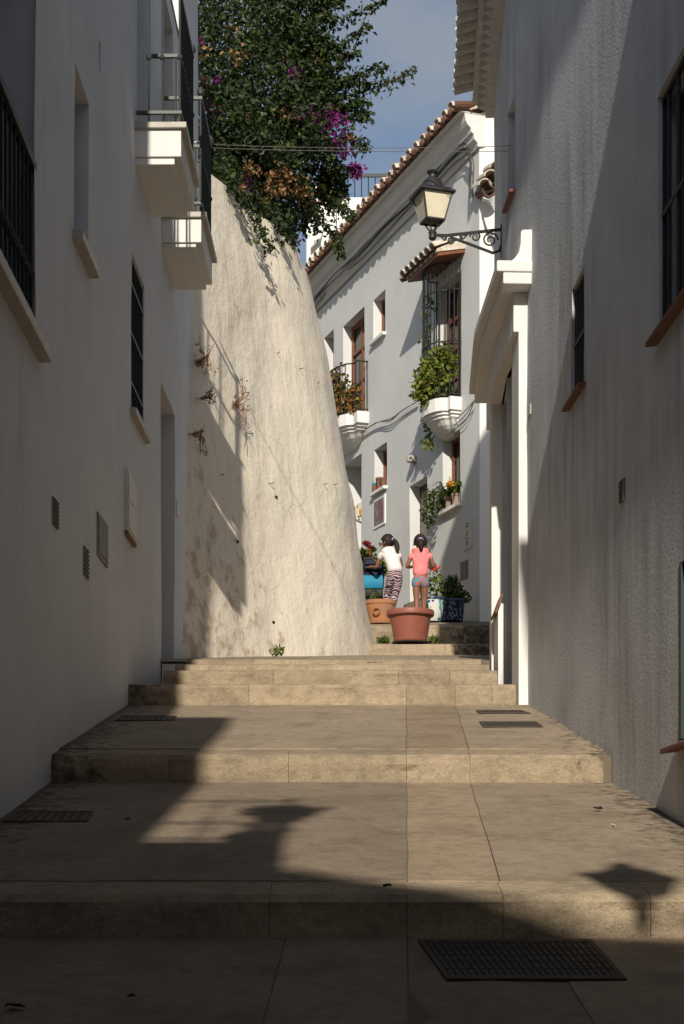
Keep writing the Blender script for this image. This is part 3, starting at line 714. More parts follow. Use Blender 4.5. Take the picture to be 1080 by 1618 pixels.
# eaves of the right house: flat course, saw-tooth course, flat course, tiles
def tile_mesh(nm, mat, L=.42, r=.085, flip=1, taper=.82, th=.014):
    mb = MB(); n = 8; rings = []
    for y, q in ((0, 1.), (L, taper)):
        o_ = [(math.cos(math.pi * i / n) * r * q, y, flip * math.sin(math.pi * i / n) * r * q) for i in range(n + 1)]
        i_ = [(math.cos(math.pi * i / n) * (r - th) * q, y, flip * math.sin(math.pi * i / n) * (r - th) * q) for i in range(n, -1, -1)]
        rings.append(o_ + i_)
    mb.loft(rings); return mesh_only(mb, nm, mat, False)
eave = None
def fband(fr, s0, s1, p, z0, z1, nm, parent, mat='tile_grey'):
    mb = MB(); fr.box(mb, s0, s1, -.02, p, z0, z1); return mb.build(nm, mat, parent, bevel=.004)
eave = fband(FRf, -.3, 2.56, .085, EZ - .0, EZ + .05, 'eaves', right)
fband(FRn, 0, S(14.4) - .3, .28, EZ, EZ + .06, 'eaves', right)
bm_ = MB(); bm_.box(-.06, .06, -.06, .06, 0, .055); br = mesh_only(bm_, 'sawtooth_brick', 'tile_grey')
i = 0; s = -.2
while s < 2.5:
    q = FRf.pt(s, .085, EZ + .052); piece('sawtooth_brick', br, eave, q, (0, 0, R(45 + 2) + random.uniform(-.06, .06))); s += .165
s = -.3; k = 0
while s < 2.5:
    L_ = .29; fband(FRf, s + .003, min(s + L_, 2.57), .165 + random.uniform(-.004, .004), EZ + .108, EZ + .15, 'eaves_brick', eave); s += L_
s = -.3
while s < 2.5:
    L_ = .31; fband(FRf, s + .003, min(s + L_, 2.58), .215 + random.uniform(-.004, .004), EZ + .152, EZ + .185, 'eaves_brick', eave); s += L_
pan = tile_mesh('pan_tile', 'tile_grey', .45, .10, -1, .9); cov = tile_mesh('cover_tile', 'tile_grey', .45, .085, 1, .85)
rz = math.atan2(FRf.n.y, FRf.n.x)
s = -.25
while s < 2.55:
    # tile axis points up-slope (into the house), tilted
    q = FRf.pt(s, .40 + random.uniform(-.012, .012), EZ + .245)
    piece('pan_tile', pan, eave, q, (R(12), 0, rz + R(90)))
    piece('cover_tile', cov, eave, FRf.pt(s + .1, .385 + random.uniform(-.012, .012), EZ + .235), (R(12), random.uniform(-.03, .03), rz + R(90)))
    s += .2
mb = MB(); mb.prism([FRf.pt(-.3, .1, EZ + .19), FRf.pt(2.5, .1, EZ + .19), FRf.pt(2.5, -3, EZ + 1.0), FRf.pt(-.3, -3, EZ + 1.0)], (0, 0, .06)).build('roof', 'tile_red', right)
# unseen storeys; the slant-topped one is added to shade the house up the street
mb = MB(); poly = [(1.19, 15.2, 8.1), (5, 15.2, 8.1), (5, 15.2, 15.4), (2.1, 15.2, 15.0), (1.19, 15.2, 13.72)]
mb.prism(poly, (0, -4.0, 0)).build('unseen_storey', 'white_right', right)
mb = MB(); FRn.box(mb, .0, S(4.1), -4.0, -.02, EZ - .1, EZ + 2.6); mb.build('unseen_storey', 'white_right', right)
mb = MB(); FRn.box(mb, .0, S(4.1), -.3, .77, EZ - .06, EZ + .12); mb.build('roof_overhang', 'tile_grey', right)

# ------------------------------------------------------------------ house across the lower end of the street (behind the viewpoint)
back = thing('house', (0, -10, -4), 'white house closing the lower end of the street behind the viewpoint', 'house')
mb = MB(); dB = -9.0; t = .555
sk = [(-6, 4.15), (-.5, 3.92), (.01, 3.65), (.46, 3.48), (.767, 3.36), (.977, 3.33), (6, 3.0)]
tz = math.tan(R(SUN_AZ))
poly = [(x + tz * dB, dB, z - math.tan(R(SUN_EL)) * dB) for x, z in sk]
poly = [(-6, dB, -6)] + poly + [(6, dB, -6)]
mb.prism([p for p in reversed(poly)], (0, -5, 0)).build('wall', 'white_far', back)
mb = MB(); q0, q1 = Vector(poly[1]), Vector(poly[-2])
mb.box(-3.5, -2.6, dB - .03, dB + .05, -1, 1.2); mb.build('window', 'glass_dark', back)
mb = MB(); mb.box(.6, 1.6, dB - .03, dB + .05, -3.2, -1.0); mb.build('door', 'wood_dark', back)

# ------------------------------------------------------------------ house up the street (curved-away facade)
FH = Frame(2.27, 28.2, -.348, 1, 1)
FH.n = Vector((-FH.d.y, FH.d.x, 0))
FE = Frame(2.27, 28.2, 1, -.12, 1); FE.n = Vector((FE.d.y, -FE.d.x, 0))   # sunlit end wall
hup = thing('house', (2.5, 32, 4.0), 'sunlit white house with flowered balconies and tiled eaves at the top of the steps', 'house', 'white houses lining the stepped street')
HZ = 12.15
def FU(u): return FH.su(u)
def rect(ul, ur, vtr, vbr, depth=.24):
    s0, s1 = FU(ur), FU(ul); return (s0, s1, FH.zv(ur, vbr), FH.zv(ur, vtr), depth)
W = dict(a=rect(511.7, 526.7, 520, 612, .26), b=rect(541.5, 576, 484, 655, .24), c=rect(590, 609, 457, 525, .22),
         e=rect(690, 728, 426, 626, .24), f=rect(540, 570.8, 716, 900, .75), g=rect(591, 610.5, 698, 768, .24),
         h=rect(647, 675, 752, 944, .26), i=rect(699.5, 727, 678.6, 795, .22))
wall_sheet(FH, 0, 10.6, 3.0, HZ, list(W.values()), amp=.012).build('wall', 'white_house', hup, True)
wall_sheet(FE, 0, 4.0, 3.0, HZ + .55, [], amp=.01).build('wall', 'white_trim', hup, True)
mb = MB(); mb.prism([FH.pt(.3, -.85, 3), FH.pt(10.5, -.85, 3), FH.pt(10.5, -5, 3), FE.pt(3.9, -.35, 3), FE.pt(.4, -.4, 3)], (0, 0, HZ - 3.0)).build('inner_wall', 'white_house', hup)
mb = MB(); FH.box(mb, 10.28, 10.6, -5, -.33, 3.0, HZ); mb.build('inner_wall', 'white_house', hup)
# windows and doors
for k in ('a', 'c', 'g', 'i'):
    h = W[k]; window(FH, hup, h[0], h[1], h[2], h[3], h[4] - .005, 'wood', mull=(k == 'i'))
h = W['b']; bd = window(FH, hup, h[0], h[1], h[2], h[3], h[4] - .005, 'wood', 'glass_dark', 'balcony_door', 1, .09)
for i in range(1, 3):
    z = h[2] + (h[3] - h[2]) * (.12 + .3 * i); mb = MB(); FH.box(mb, h[0] + .09, h[1] - .09, -.235, -.18, z - .025, z + .025); mb.build('glazing_bar', 'wood', bd)
mb = MB(); FH.box(mb, h[0] + .09, h[1] - .09, -.232, -.20, h[2] + .09, h[2] + .62); mb.build('lower_panel', 'wood', bd)
h = W['e']; bd = window(FH, hup, h[0], h[1], h[2], h[3], h[4] - .005, 'wood', 'glass_dark', 'balcony_door', 1, .09)
for i in range(1, 4):
    z = h[2] + (h[3] - h[2]) * .24 * i; mb = MB(); FH.box(mb, h[0] + .09, h[1] - .09, -.235, -.18, z - .025, z + .025); mb.build('glazing_bar', 'wood', bd)
h = W['f']; mb = MB(); FH.box(mb, h[0], h[1], -.8, -.745, h[2], h[3]); mb.build('door', 'wood_dark', hup)
h = W['h']; mb = MB(); FH.box(mb, h[0], h[1], -.27, -.2, h[2], h[3]); dr = mb.build('door', 'wood_dark', hup)
mb = MB(); FH.box(mb, h[0] + .1, h[1] - .1, -.2, -.185, h[2] + .08, h[3] - .12); mb.build('door_panel', simple('door_grey', (.20, .17, .15), .5), dr)
mb = MB(); mb.lathe([(0, -.03), (.025, -.02), (.03, 0), (.025, .02), (0, .03)], FH.pt(h[0] + .2, -.165, h[2] + 1.05), 8).build('handle', 'grey_metal', dr)
mb = MB(); FH.box(mb, h[0] - .05, h[1] + .05, -.2, .10, h[2] - .6, h[2] + .0); mb.build('doorstep', 'tread', hup)
for k in ('c', 'g', 'i'):
    h = W[k]; sill(FH, hup, h[0] - .04, h[1] + .06, h[2] + .005, .08, .06, 'white_trim', depth=.18)
# eaves: coved cornice and clay tiles
prof_c = [(0, HZ - .42), (.05, HZ - .42), (.06, HZ - .36), (.12, HZ - .30), (.13, HZ - .22), (.17, HZ - .20), (.18, HZ - .13), (.24, HZ - .08), (.27, HZ - .02), (.29, HZ + .10), (-.1, HZ + .10), (-.1, HZ - .42)]
mb = MB(); mb.loft([[FH.pt(-.05, n, z + .45) for n, z in prof_c], [FH.pt(10.65, n, z + .45) for n, z in prof_c]]); corn = mb.build('cornice', 'white_house', hup)
tw = tile_mesh('cover_tile', 'tile_white', .48, .115, 1, .85, .02); tr = tile_mesh('pan_tile', 'tile_red', .45, .12, -1, .9, .02)
rzh = math.atan2(FH.n.y, FH.n.x)
roof = MB(); roof.prism([FH.pt(-.1, .2, HZ + .57), FH.pt(10.7, .2, HZ + .57), FH.pt(10.7, -5, HZ + 1.6), FE.pt(3.8, -.3, HZ + 1.2), FE.pt(.0, 0, HZ + .60)], (0, 0, .05))
roof = roof.build('roof', 'tile_red', hup)
mb = MB(); FH.box(mb, -.06, 10.6, -.1, .38, HZ + .552, HZ + .572); mb.build('shade_board', 'white_house', roof)  # board added to keep sun stripes between the tiles off the cornice
s = -.05; TS = .32
while s < 10.6:
    piece('pan_tile', tr, roof, FH.pt(s, .50 + random.uniform(-.015, .015), HZ + .655), (R(10), random.uniform(-.03, .03), rzh + R(90)))
    piece('cover_tile', tw, roof, FH.pt(s + TS / 2, .48 + random.uniform(-.02, .02), HZ + .655), (R(10), random.uniform(-.05, .05), rzh + R(90)))
    s += TS
# gable edge of the end wall: capping tiles
s = -.15
rze = math.atan2(FE.d.y, FE.d.x)
while s < 3.6:
    piece('verge_tile', tw, roof, FE.pt(s, .06, HZ + .62 + s * .22), (R(12), 0, rze - R(90)), (1.1, 1.0, 1.0)); s += .42
mb = MB(); mb.prism([FE.pt(-.02, .0, HZ + .2), FE.pt(4.0, .0, HZ + .2), FE.pt(4.0, .0, HZ + 1.5), FE.pt(-.02, .0, HZ + .60)], -FE.n * .28).build('gable', 'white_trim', hup)
# small lower tiled hood on the end wall
for i in range(3):
    q = P(766 + i * 9, 293 - i * 14, 27.8)
    piece('hood_tile', tw, hup, q, (R(14), 0, rze + R(20)))
    piece('hood_tile', tr, hup, q + Vector((.07, 0, -.06)), (R(14), 0, rze + R(20)))
# bowl-shaped balconies
def bowl_balcony(s0, s1, z, p, parent_house, h=.62, rails=1.0, nb=12, tall=False):
    mid = (s0 + s1) / 2; hw = (s1 - s0) / 2
    def outline(k, pk):
        pts = []
        fl = .30 * hw          # straight ends then a bowed front
        pts.append((mid - hw * k, -.02)); pts.append((mid - hw * k, pk * .45)); pts.append((mid - hw * k + fl * k * .75, pk * .45 + .005))
        for i in range(9):
            a = math.pi * (1 - i / 8); pts.append((mid + (hw - fl * .75) * k * math.cos(a), pk * .5 + pk * .5 * math.sin(a)))
        pts.append((mid + hw * k - fl * k * .75, pk * .45 + .005)); pts.append((mid + hw * k, pk * .45)); pts.append((mid + hw * k, -.02))
        return pts
    lv = [(1.0, p, z), (1.0, p, z - .22), (.93, p * .88, z - .225), (.93, p * .88, z - .27), (.86, p * .78, z - .275), (.86, p * .78, z - .32), (.80, p * .68, z - .35), (.72, p * .55, z - .42), (.60, p * .40, z - .48), (.45, p * .22, z - .53), (.3, p * .03, z - h)]
    rings = [[FH.pt(a, n, zz) for a, n in outline(k, pk)] for k, pk, zz in lv]
    mb = MB(); mb.loft(rings); o = mb.build('balcony', 'white_trim', parent_house)
    ol = outline(.97, p * .95)
    top = z + rails
    for zz, r in ((top, .016), (z + .05, .012)):
        mb = MB(); mb.tube([FH.pt(a, max(n, .0), zz) for a, n in ol], r, 6).build('rail', 'iron', o)
    # bars evenly along the outline
    pts = [FH.pt(a, max(n, .02), z) for a, n in ol]; ln = [0]
    for a, b_ in zip(pts, pts[1:]): ln.append(ln[-1] + (b_ - a).length)
    for i in range(nb + 1):
        t_ = ln[-1] * (i + .02) / (nb + .04)
        for j in range(len(pts) - 1):
            if ln[j] <= t_ <= ln[j + 1]:
                q = pts[j].lerp(pts[j + 1], (t_ - ln[j]) / max(1e-6, ln[j + 1] - ln[j])); break
        mb = MB(); mb.tube([q, q + Vector((0, 0, rails))], .011, 5).build('bar', 'iron', o)
    if tall:
        for zz in (z + rails * .42, z + rails * .80): mb = MB(); mb.tube([FH.pt(a, max(n, .0), zz) for a, n in ol], .012, 6).build('rail', 'iron', o)
    return o
h = W['b']; B1 = (h[0] - .22, h[1] + .45, h[2]); bowl_balcony(B1[0], B1[1], B1[2], .52, hup, .56, .98, 17)
h = W['e']; B2 = (h[0] - .03, h[1] - .02, h[2] - .02); bowl_balcony(B2[0], B2[1], B2[2], .46, hup, .58, 2.28, 15, True)
# little tiled canopy above the barred balcony
cz = B2[2] + 2.30
mb = MB(); q = [FH.pt(B2[0] - .14, .0, cz + .10), FH.pt(B2[1] + .14, .0, cz + .10), FH.pt(B2[1] + .14, .50, cz - .02), FH.pt(B2[0] - .14, .50, cz - .02)]
can = mb.prism(q, (0, 0, .05)).build('canopy', 'wood', hup)
mb = MB(); mb.prism([FH.pt(B2[0] - .16, -.01, cz + .16), FH.pt(B2[0] - .16, .52, cz + .04), FH.pt(B2[0] - .16, .52, cz + .09), FH.pt(B2[0] - .16, -.01, cz + .36)], FH.d * (B2[1] - B2[0] + .32)).build('bedding', 'tile_white', can)
s = B2[0] - .10
while s < B2[1] + .2:
    piece('cover_tile', tw, can, FH.pt(s, .58, cz + .10), (R(24), random.uniform(-.05, .05), rzh + R(90)), (.95, 1.2, .95))
    piece('pan_tile', tr, can, FH.pt(s + .11, .57, cz + .12), (R(24), 0, rzh + R(90)), (.8, 1.2, .8)); s += .225
# gas hatches, wall lamp, painted tile picture
def hatch(ul, ur, vtr, vbr, nm, mat):
    s0, s1 = FU(ur), FU(ul); mb = MB(); FH.box(mb, s0, s1, -.01, .015, FH.zv(ur, vbr), FH.zv(ur, vtr)); o = mb.build(nm, mat, hup, bevel=.003)
    mb = MB(); FH.box(mb, s0 + .04, s1 - .04, .0145, .022, FH.zv(ur, vbr) + .04, FH.zv(ur, vtr) - .04); mb.build('panel_door', mat, o, bevel=.003); return o
gh = hatch(731.5, 747, 815, 864, 'gas_hatch', 'white_house'); hatch(728, 739, 884, 913, 'gas_hatch', 'grey_metal')
# warning symbol and three short lines of small lettering on the upper hatch
zc = FH.zv(739, 842); sc_ = FU(739.5)
mb = MB(); mb.prism([FH.pt(sc_ - .06, .0225, zc - .05), FH.pt(sc_ + .06, .0225, zc - .05), FH.pt(sc_, .0225, zc + .06)], FH.n * .002); mb.build('warning_triangle', simple('yellow', (.6, .32, .04), .6), gh)
mb = MB()
for zz in (.10, .15, -.10, -.15, -.19): FH.box(mb, sc_ - .05, sc_ + .05, .0225, .0235, zc + zz - .012, zc + zz + .012)
mb.build('lettering', 'dark', gh, kind='stuff')
mb = MB(); mb.lathe([(.0, -.05), (.075, -.045), (.085, 0), (.075, .05), (.05, .08), (0, .085)], FH.pt(FU(657), .10, FH.zv(657, 727)), 12); wlp = mb.build('wall_light', 'marble', hup, True)
mb = MB(); FH.box(mb, FU(657) - .05, FU(657) + .05, -.01, .06, FH.zv(657, 727) - .05, FH.zv(657, 727) + .05); mb.build('wall_mount', 'grey_metal', wlp)
s0, s1 = FU(607.5), FU(592.5); z0, z1 = FH.zv(607, 824), FH.zv(607, 785)
mb = MB(); FH.box(mb, s0 - .05, s1 + .05, -.01, .02, z0 - .05, z1 + .05); tp = mb.build('tile_picture', 'white_trim', hup)
m, nt, b = newmat('glazed_picture'); v = posnode(nt); vo = N(nt, 'ShaderNodeTexVoronoi'); vo.inputs['Scale'].default_value = 9; nt.links.new(v, vo.inputs['Vector'])
n_ = noise_n(nt, v, 6, 4)
nt.links.new(mix(nt, ramp(nt, n_, .45, .55), mix(nt, ramp(nt, vo.outputs['Distance'], .2, .6), (.07, .10, .10, 1), (.22, .22, .19, 1)), (.20, .06, .03, 1)), b.inputs['Base Color']); b.inputs['Roughness'].default_value = .25
M['glazed_picture'] = m
ns, nz = 3, 5
for i in range(ns):
    for j in range(nz):
        a_, b_ = s0 + (s1 - s0) * i / ns, s0 + (s1 - s0) * (i + 1) / ns; c_, d_ = z0 + (z1 - z0) * j / nz, z0 + (z1 - z0) * (j + 1) / nz
        mb = MB(); FH.box(mb, a_ + .003, b_ - .003, .018, .026, c_ + .003, d_ - .003); mb.build('glazed_tile', 'glazed_picture', tp)

# ------------------------------------------------------------------ white building farther up
far = thing('house', (0, 44, 6), 'bright white flat-roofed building with roof terrace railing behind the tiled eaves', 'house')
def farbox(u0, u1, vt, d0, d1, zb=7, nm='wall'):
    x0, x1 = (u0 - CX) * d0 / F, (u1 - CX) * d0 / F
    mb = MB(); mb.box(x0, x1, d0, d1, zb, (VH - vt) * d0 / F); return mb.build(nm, 'white_far', far)
farbox(505, 720, 312, 43, 50)
farbox(498, 530, 283, 42.2, 43.0, nm='parapet')
farbox(484, 506, 345, 40.5, 44, nm='wall')
mb = MB(); zt2, zb2 = (VH - 279) * 43.4 / F, (VH - 312) * 43 / F
x0, x1 = (528 - CX) * 43.3 / F, (700 - CX) * 43.3 / F
mb.box(x0, x1, 43.28, 43.34, zt2 - .05, zt2 + .03); ra = mb.build('terrace_railing', 'iron', far)
mb = MB(); mb.box(x0, x1, 43.29, 43.33, zb2 + .06, zb2 + .10); mb.build('rail', 'iron', ra)
k = int((x1 - x0) / .165)
for i in range(k + 1):
    x = x0 + (x1 - x0) * i / k; mb = MB(); mb.tube([(x, 43.31, zb2), (x, 43.31, zt2)], .014, 5).build('bar', 'iron', ra)
q = P(512, 400, 40.4); mb = MB(); mb.box(q.x - .12, q.x + .12, 40.35, 40.55, q.z - 2.4, q.z - .2); mb.build('drainpipe', 'white_far', far)
mb = MB(); mb.prism([P(490, 356, 40.3), P(511, 356, 40.3), P(507, 374, 40.3), P(490, 392, 40.3)], (0, .4, 0)).build('awning', 'box_white', far)

# ------------------------------------------------------------------ old battered retaining wall
top = [(-3.2, 14.9), (-2.1, 17.55), (-1.485, 19.1), (-1.25, 19.7), (-1.047, 20.2), (-.77, 20.8), (-.53, 21.5), (-.44, 22.3), (-.42, 23.2), (-.52, 24.5), (-.85, 26), (-1.6, 29), (-2.6, 33)]
bas = [(-3.2, 13.6), (-2.1, 16.05), (-.98, 18.75), (-.62, 19.5), (-.25, 20.1), (.16, 20.85), (.50, 21.6), (.70, 22.4), (.80, 23.4), (.72, 25), (.3, 27), (-.7, 30), (-1.8, 34)]
topz = [8.15, 8.1, 8.0, 8.02, 7.98, 8.02, 8.0, 7.95, 7.9, 7.9, 8.0, 8.2, 8.4]
def cat(pts, t):
    i = min(int(t), len(pts) - 2); f = t - i
    p = [pts[max(0, min(len(pts) - 1, i + k))] for k in (-1, 0, 1, 2)]
    def c(a, b_, c_, d): return .5 * (2 * b_ + (c_ - a) * f + (2 * a - 5 * b_ + 4 * c_ - d) * f * f + (3 * b_ - a - 3 * c_ + d) * f ** 3)
    if isinstance(p[0], (int, float)): return c(*p)
    return tuple(c(*[q[k] for q in p]) for k in range(len(p[0])))
mb = MB(); NT, NZ = 120, 48; nrow = NZ + 4
def rw(t, h):
    b0 = cat(bas, t); t0 = cat(top, t); zt = cat(topz, t); zb = 1.7
    g = h + .025 * math.sin(2 * math.pi * h)
    x = b0[0] + (t0[0] - b0[0]) * g; y = b0[1] + (t0[1] - b0[1]) * g; z = zb + (zt - zb) * h
    p = Vector((x, y, z)); q = noise.noise(p * .55) * .07 + noise.noise(p * 1.7) * .03 + noise.noise(p * 4.6) * .011
    d = Vector((.93, -.37, 0)); return p + d * q
for i in range(NT + 1):
    t = i / NT * (len(top) - 1)
    for j in range(NZ + 1): mb.v.append(rw(t, j / NZ))
    p = rw(t, 1.0); mb.v.append(p + Vector((-.05, .03, .05))); mb.v.append(p + Vector((-.25, .1, .07))); mb.v.append(p + Vector((-.9, .5, .0)))
for i in range(NT):
    for j in range(nrow - 1):
        a = i * nrow + j; mb.f.append((a, a + nrow, a + nrow + 1, a + 1))
rwall = tag(mb.build('retaining_wall', 'old_wall', None, True), 'massive leaning beige retaining wall with cracked lime plaster on the left of the steps', 'wall')
# garden soil behind it
mb = MB(); mb.prism([(-12, 16, 7.0), (-2.9, 17.6, 7.0), (-1.9, 19.4, 7.0), (-1.0, 22, 7.0), (-1.0, 24, 7.0), (-2.2, 29, 7.0), (-3.2, 33, 7.0), (-12, 33, 7.0)], (0, 0, .85))
tag(mb.build('terrace_soil', 'soil', None), kind='structure')
RWP = []
for i in range(84):
    t = i / NT * (len(top) - 1)
    for j in range(NZ * 2 + 1): RWP.append(rw(t, j / NZ / 2))
def on_rw(u, v, out=0.):
    """point on the face of the old wall"""
    best = min(RWP, key=lambda p: (p.x / p.y * F + CX - u) ** 2 + (VH - p.z / p.y * F - v) ** 2)
    return best + Vector((.93, -.37, .1)) * out
# small iron pegs left in the wall, each with a bent end
for u, v in ((437, 555), (475, 582), (502, 604), (342, 750), (425, 762), (512, 765), (524, 768)):
    p = on_rw(u, v); mb = MB(); q = p + Vector((random.uniform(.02, .05), -.02, random.uniform(-.01, .01))); mb.tube([p - Vector((.03, -.01, 0)), q, q + Vector((.004, .0, random.uniform(.004, .02)))], .005, 5).build('iron_peg', 'rust', rwall)
# weep holes
for u, v in ((436, 785), (371, 858), (430, 985)):
    p = on_rw(u, v, .004); mb = MB(); mb.tube([p + Vector((-.05, .02, 0)), p + Vector((.0, 0, 0)), p + Vector((.006, -.002, -.006))], [.018, .022, .019], 8).build('weep_hole', 'soil', rwall)

# ------------------------------------------------------------------ bougainvillea on top of the old wall
boug = thing('bougainvillea', (-1.2, 21.8, 7.9), 'huge dark green bougainvillea with purple and dried orange bracts spilling over the old wall', 'plant')
blobs = [(330, 40, 21.5, .8, 1.0, 1.0, 2000), (385, 30, 22.3, .80, 1.0, .8, 2000), (360, 130, 21.2, .85, .9, .9, 2600), (430, 110, 22.0, .68, .9, .8, 2000), (410, 200, 21.3, .80, .8, .65, 2600), (475, 180, 22.0, .48, .6, .5, 1000),
         (350, 210, 20.6, .55, .6, .6, 1600), (465, 245, 21.8, .62, .6, .5, 1800), (400, 270, 20.9, .62, .5, .4, 1700), (440, 315, 21.4, .48, .5, .34, 1300), (500, 275, 22.2, .42, .5, .4, 1000), (465, 60, 22.6, .35, .6, .7, 380),
         (340, -60, 22, 1.0, 1.0, .9, 1200), (420, -40, 22.5, .5, .8, .6, 500), (470, 345, 21.9, .30, .3, .22, 500), (525, 300, 22.2, .22, .3, .22, 420), (375, 235, 20.4, .5, .4, .4, 1100), (425, 345, 21.0, .28, .25, .2, 420)]
pts = []
for u, v, d, rx, ry, rz_, n in blobs: pts += blob_pts(P(u, v, d), (rx, ry, rz_), int(n * 1.3), .45)
pts = [p for p in pts if not (p.z < 8.0 and p.x < -1.75) and noise.noise(p * 2.6) > -.22 + .25 * random.random() - .12]
raw(leaves(pts, .075, .4, droop=.5), 'leaves', 'leaf_boug', boug, 'stuff')
# long whippy shoots against the sky, and drooping ones
shoots = [((455, 60, 22.3), (540, 30, 22.0), (612, -3, 21.8)), ((470, 105, 22.2), (540, 70, 22), (585, 38, 21.8)), ((500, 150, 22), (560, 110, 21.8), (620, 102, 21.6)), ((505, 160, 22.1), (590, 145, 21.9), (664, 104, 21.7)),
          ((500, 130, 22), (575, 130, 21.8), (648, 125, 21.6)), ((510, 200, 22), (560, 178, 21.9), (584, 182, 21.8)), ((500, 225, 22), (550, 215, 21.9), (583, 232, 21.7)), ((500, 30, 22.4), (515, 0, 22.3), (530, -30, 22.2)),
          ((420, 20, 22.3), (440, -10, 22.3), (470, -40, 22.2)), ((500, 300, 22.1), (535, 320, 21.9), (555, 340, 21.8)), ((490, 320, 22), (515, 355, 21.9), (543, 400, 21.8)), ((500, 90, 22.2), (530, 95, 22), (565, 80, 21.9)),
          ((505, 180, 22), (545, 165, 21.9), (580, 160, 21.8)), ((380, 290, 20.2), (400, 330, 19.9), (428, 395, 19.9)), ((400, 290, 20.6), (430, 345, 20.5), (468, 385, 20.7)), ((350, 255, 19.7), (365, 290, 19.5), (385, 320, 19.6)),
          ((480, 270, 22), (520, 262, 21.9), (565, 268, 21.8)), ((300, 50, 21), (330, 90, 20.6), (320, 160, 20.3)), ((470, 40, 22.3), (500, 10, 22.2), (560, -25, 22.1))]
for i in range(26):
    u0, v0 = random.uniform(415, 500), random.uniform(-20, 230); l = random.uniform(40, 105); an = random.uniform(-.15, 1.2)
    shoots.append(((u0, v0, 22.2), (u0 + l * .55, v0 - l * .5 * math.sin(an) - 8, 22.0), (u0 + l, v0 - l * .75 * math.sin(an) + random.uniform(-4, 12), 21.9)))
lp = []
for k, (a, b_, c) in enumerate(shoots):
    A, B, C = P(*a), P(*b_), P(*c); line = []
    for i in range(15):
        t = i / 14; q = A * (1 - t) ** 2 + B * 2 * t * (1 - t) + C * t * t; line.append(q + Vector((noise.noise(q * 3), 0, noise.noise(q * 4))) * .03)
    MB().tube(line, .008, 5, r2=.002).build('shoot', 'stem', boug)
    bare = .93 if k in (2, 3, 4, 7) else 1.
    for i in range(120 if k != 4 else 70):
        t = (i / 120) * bare; q = A * (1 - t) ** 2 + B * 2 * t * (1 - t) + C * t * t; sp = .10 * (1 - t) + .03
        lp.append(q + Vector((random.gauss(0, sp), random.gauss(0, sp), random.gauss(-.02, sp)))); lp.append(q + Vector((random.gauss(0, .02), random.gauss(0, .02), random.gauss(0, .02))))
raw(leaves(lp, .075, .35, droop=.8), 'shoot_leaves', 'leaf_boug', boug, 'stuff')
MB().tube([(-1.6, 21.6, 7.6), (-1.4, 21.8, 8.3), (-1.5, 21.9, 9.0), (-1.2, 22.0, 9.8)], [.07, .06, .05, .03], 8).build('trunk', 'stem', boug, True)
MB().tube([(-1.4, 21.8, 8.3), (-.9, 22.0, 8.9), (-.5, 22.1, 9.5)], [.05, .04, .02], 7).build('limb', 'stem', boug, True)
pp = []
for u, v, d, r, n in ((535, 210, 21.7, .20, 80), (520, 200, 21.6, .26, 100), (460, 115, 21.4, .12, 80), (563, 272, 21.8, .09, 90), (557, 265, 21.8, .07, 50), (330, 165, 20.2, .08, 50), (334, 175, 20.2, .07, 40), (465, 380, 21.3, .07, 45), (500, 190, 21.7, .13, 70),
                      (345, 125, 20.4, .05, 18), (480, 175, 21.4, .12, 60), (540, 240, 21.7, .12, 70), (390, 290, 20.4, .06, 20), (310, 60, 20.3, .06, 20), (530, 185, 21.6, .10, 60)):
    pp += blob_pts(P(u, v, d), (r * 1.25, r, r), int(n * .55))
raw(leaves(pp, .06, .3, wide=.8), 'bracts', 'bract', boug, 'stuff')
pp = []
for u, v, d, r, n in ((452, 290, 20.9, .20, 190), (440, 280, 20.7, .16, 120), (470, 305, 21.2, .15, 100), (370, 50, 20.6, .10, 40), (373, 85, 20.4, .12, 50), (458, 175, 21.2, .12, 50), (395, 265, 20.3, .14, 50), (313, 80, 20.2, .1, 30),
                      (320, 125, 20.1, .1, 40), (500, 95, 21.9, .07, 25), (390, 190, 20.4, .06, 16), (430, 300, 20.6, .15, 90), (487, 318, 21.5, .1, 50), (375, 300, 19.9, .07, 30), (550, 218, 21.7, .05, 18)):
    pp += blob_pts(P(u, v, d), (r * 1.25, r, r * .9), int(n * .7))
raw(leaves(pp, .055, .3, wide=.8), 'dry_bracts', 'bract_dry', boug, 'stuff')

# ------------------------------------------------------------------ plants on the house up the street
def ivy(name, label, clusters, mat, size, vines=(), parent_loc=None, pot=None):
    t = thing(name, parent_loc, label, 'plant', 'balcony and window plants'); pts = []
    for c, r, n in clusters: pts += blob_pts(c, r, n, .4)
    for line, n, sp in vines:
        ln = [Vector(q) for q in line]; MB().tube(ln, .006, 5).build('vine', 'stem', t)
        for i in range(n):
            f = i / n * (len(ln) - 1); j = min(int(f), len(ln) - 2); q = ln[j].lerp(ln[j + 1], f - j); pts.append(q + Vector((random.gauss(0, sp), random.gauss(0, sp), random.gauss(0, sp))))
    raw(leaves(pts, size, .4, droop=.3, wide=.8), 'leaves', mat, t, 'stuff'); return t
def HP(u, v, n): # point n metres in front of the facade, seen at u, v on it
    s = FU(u); return FH.pt(s, n, FH.zv(u, v))
sm = lambda f: B2[0] + (B2[1] - B2[0]) * f
Z_ = B2[2]
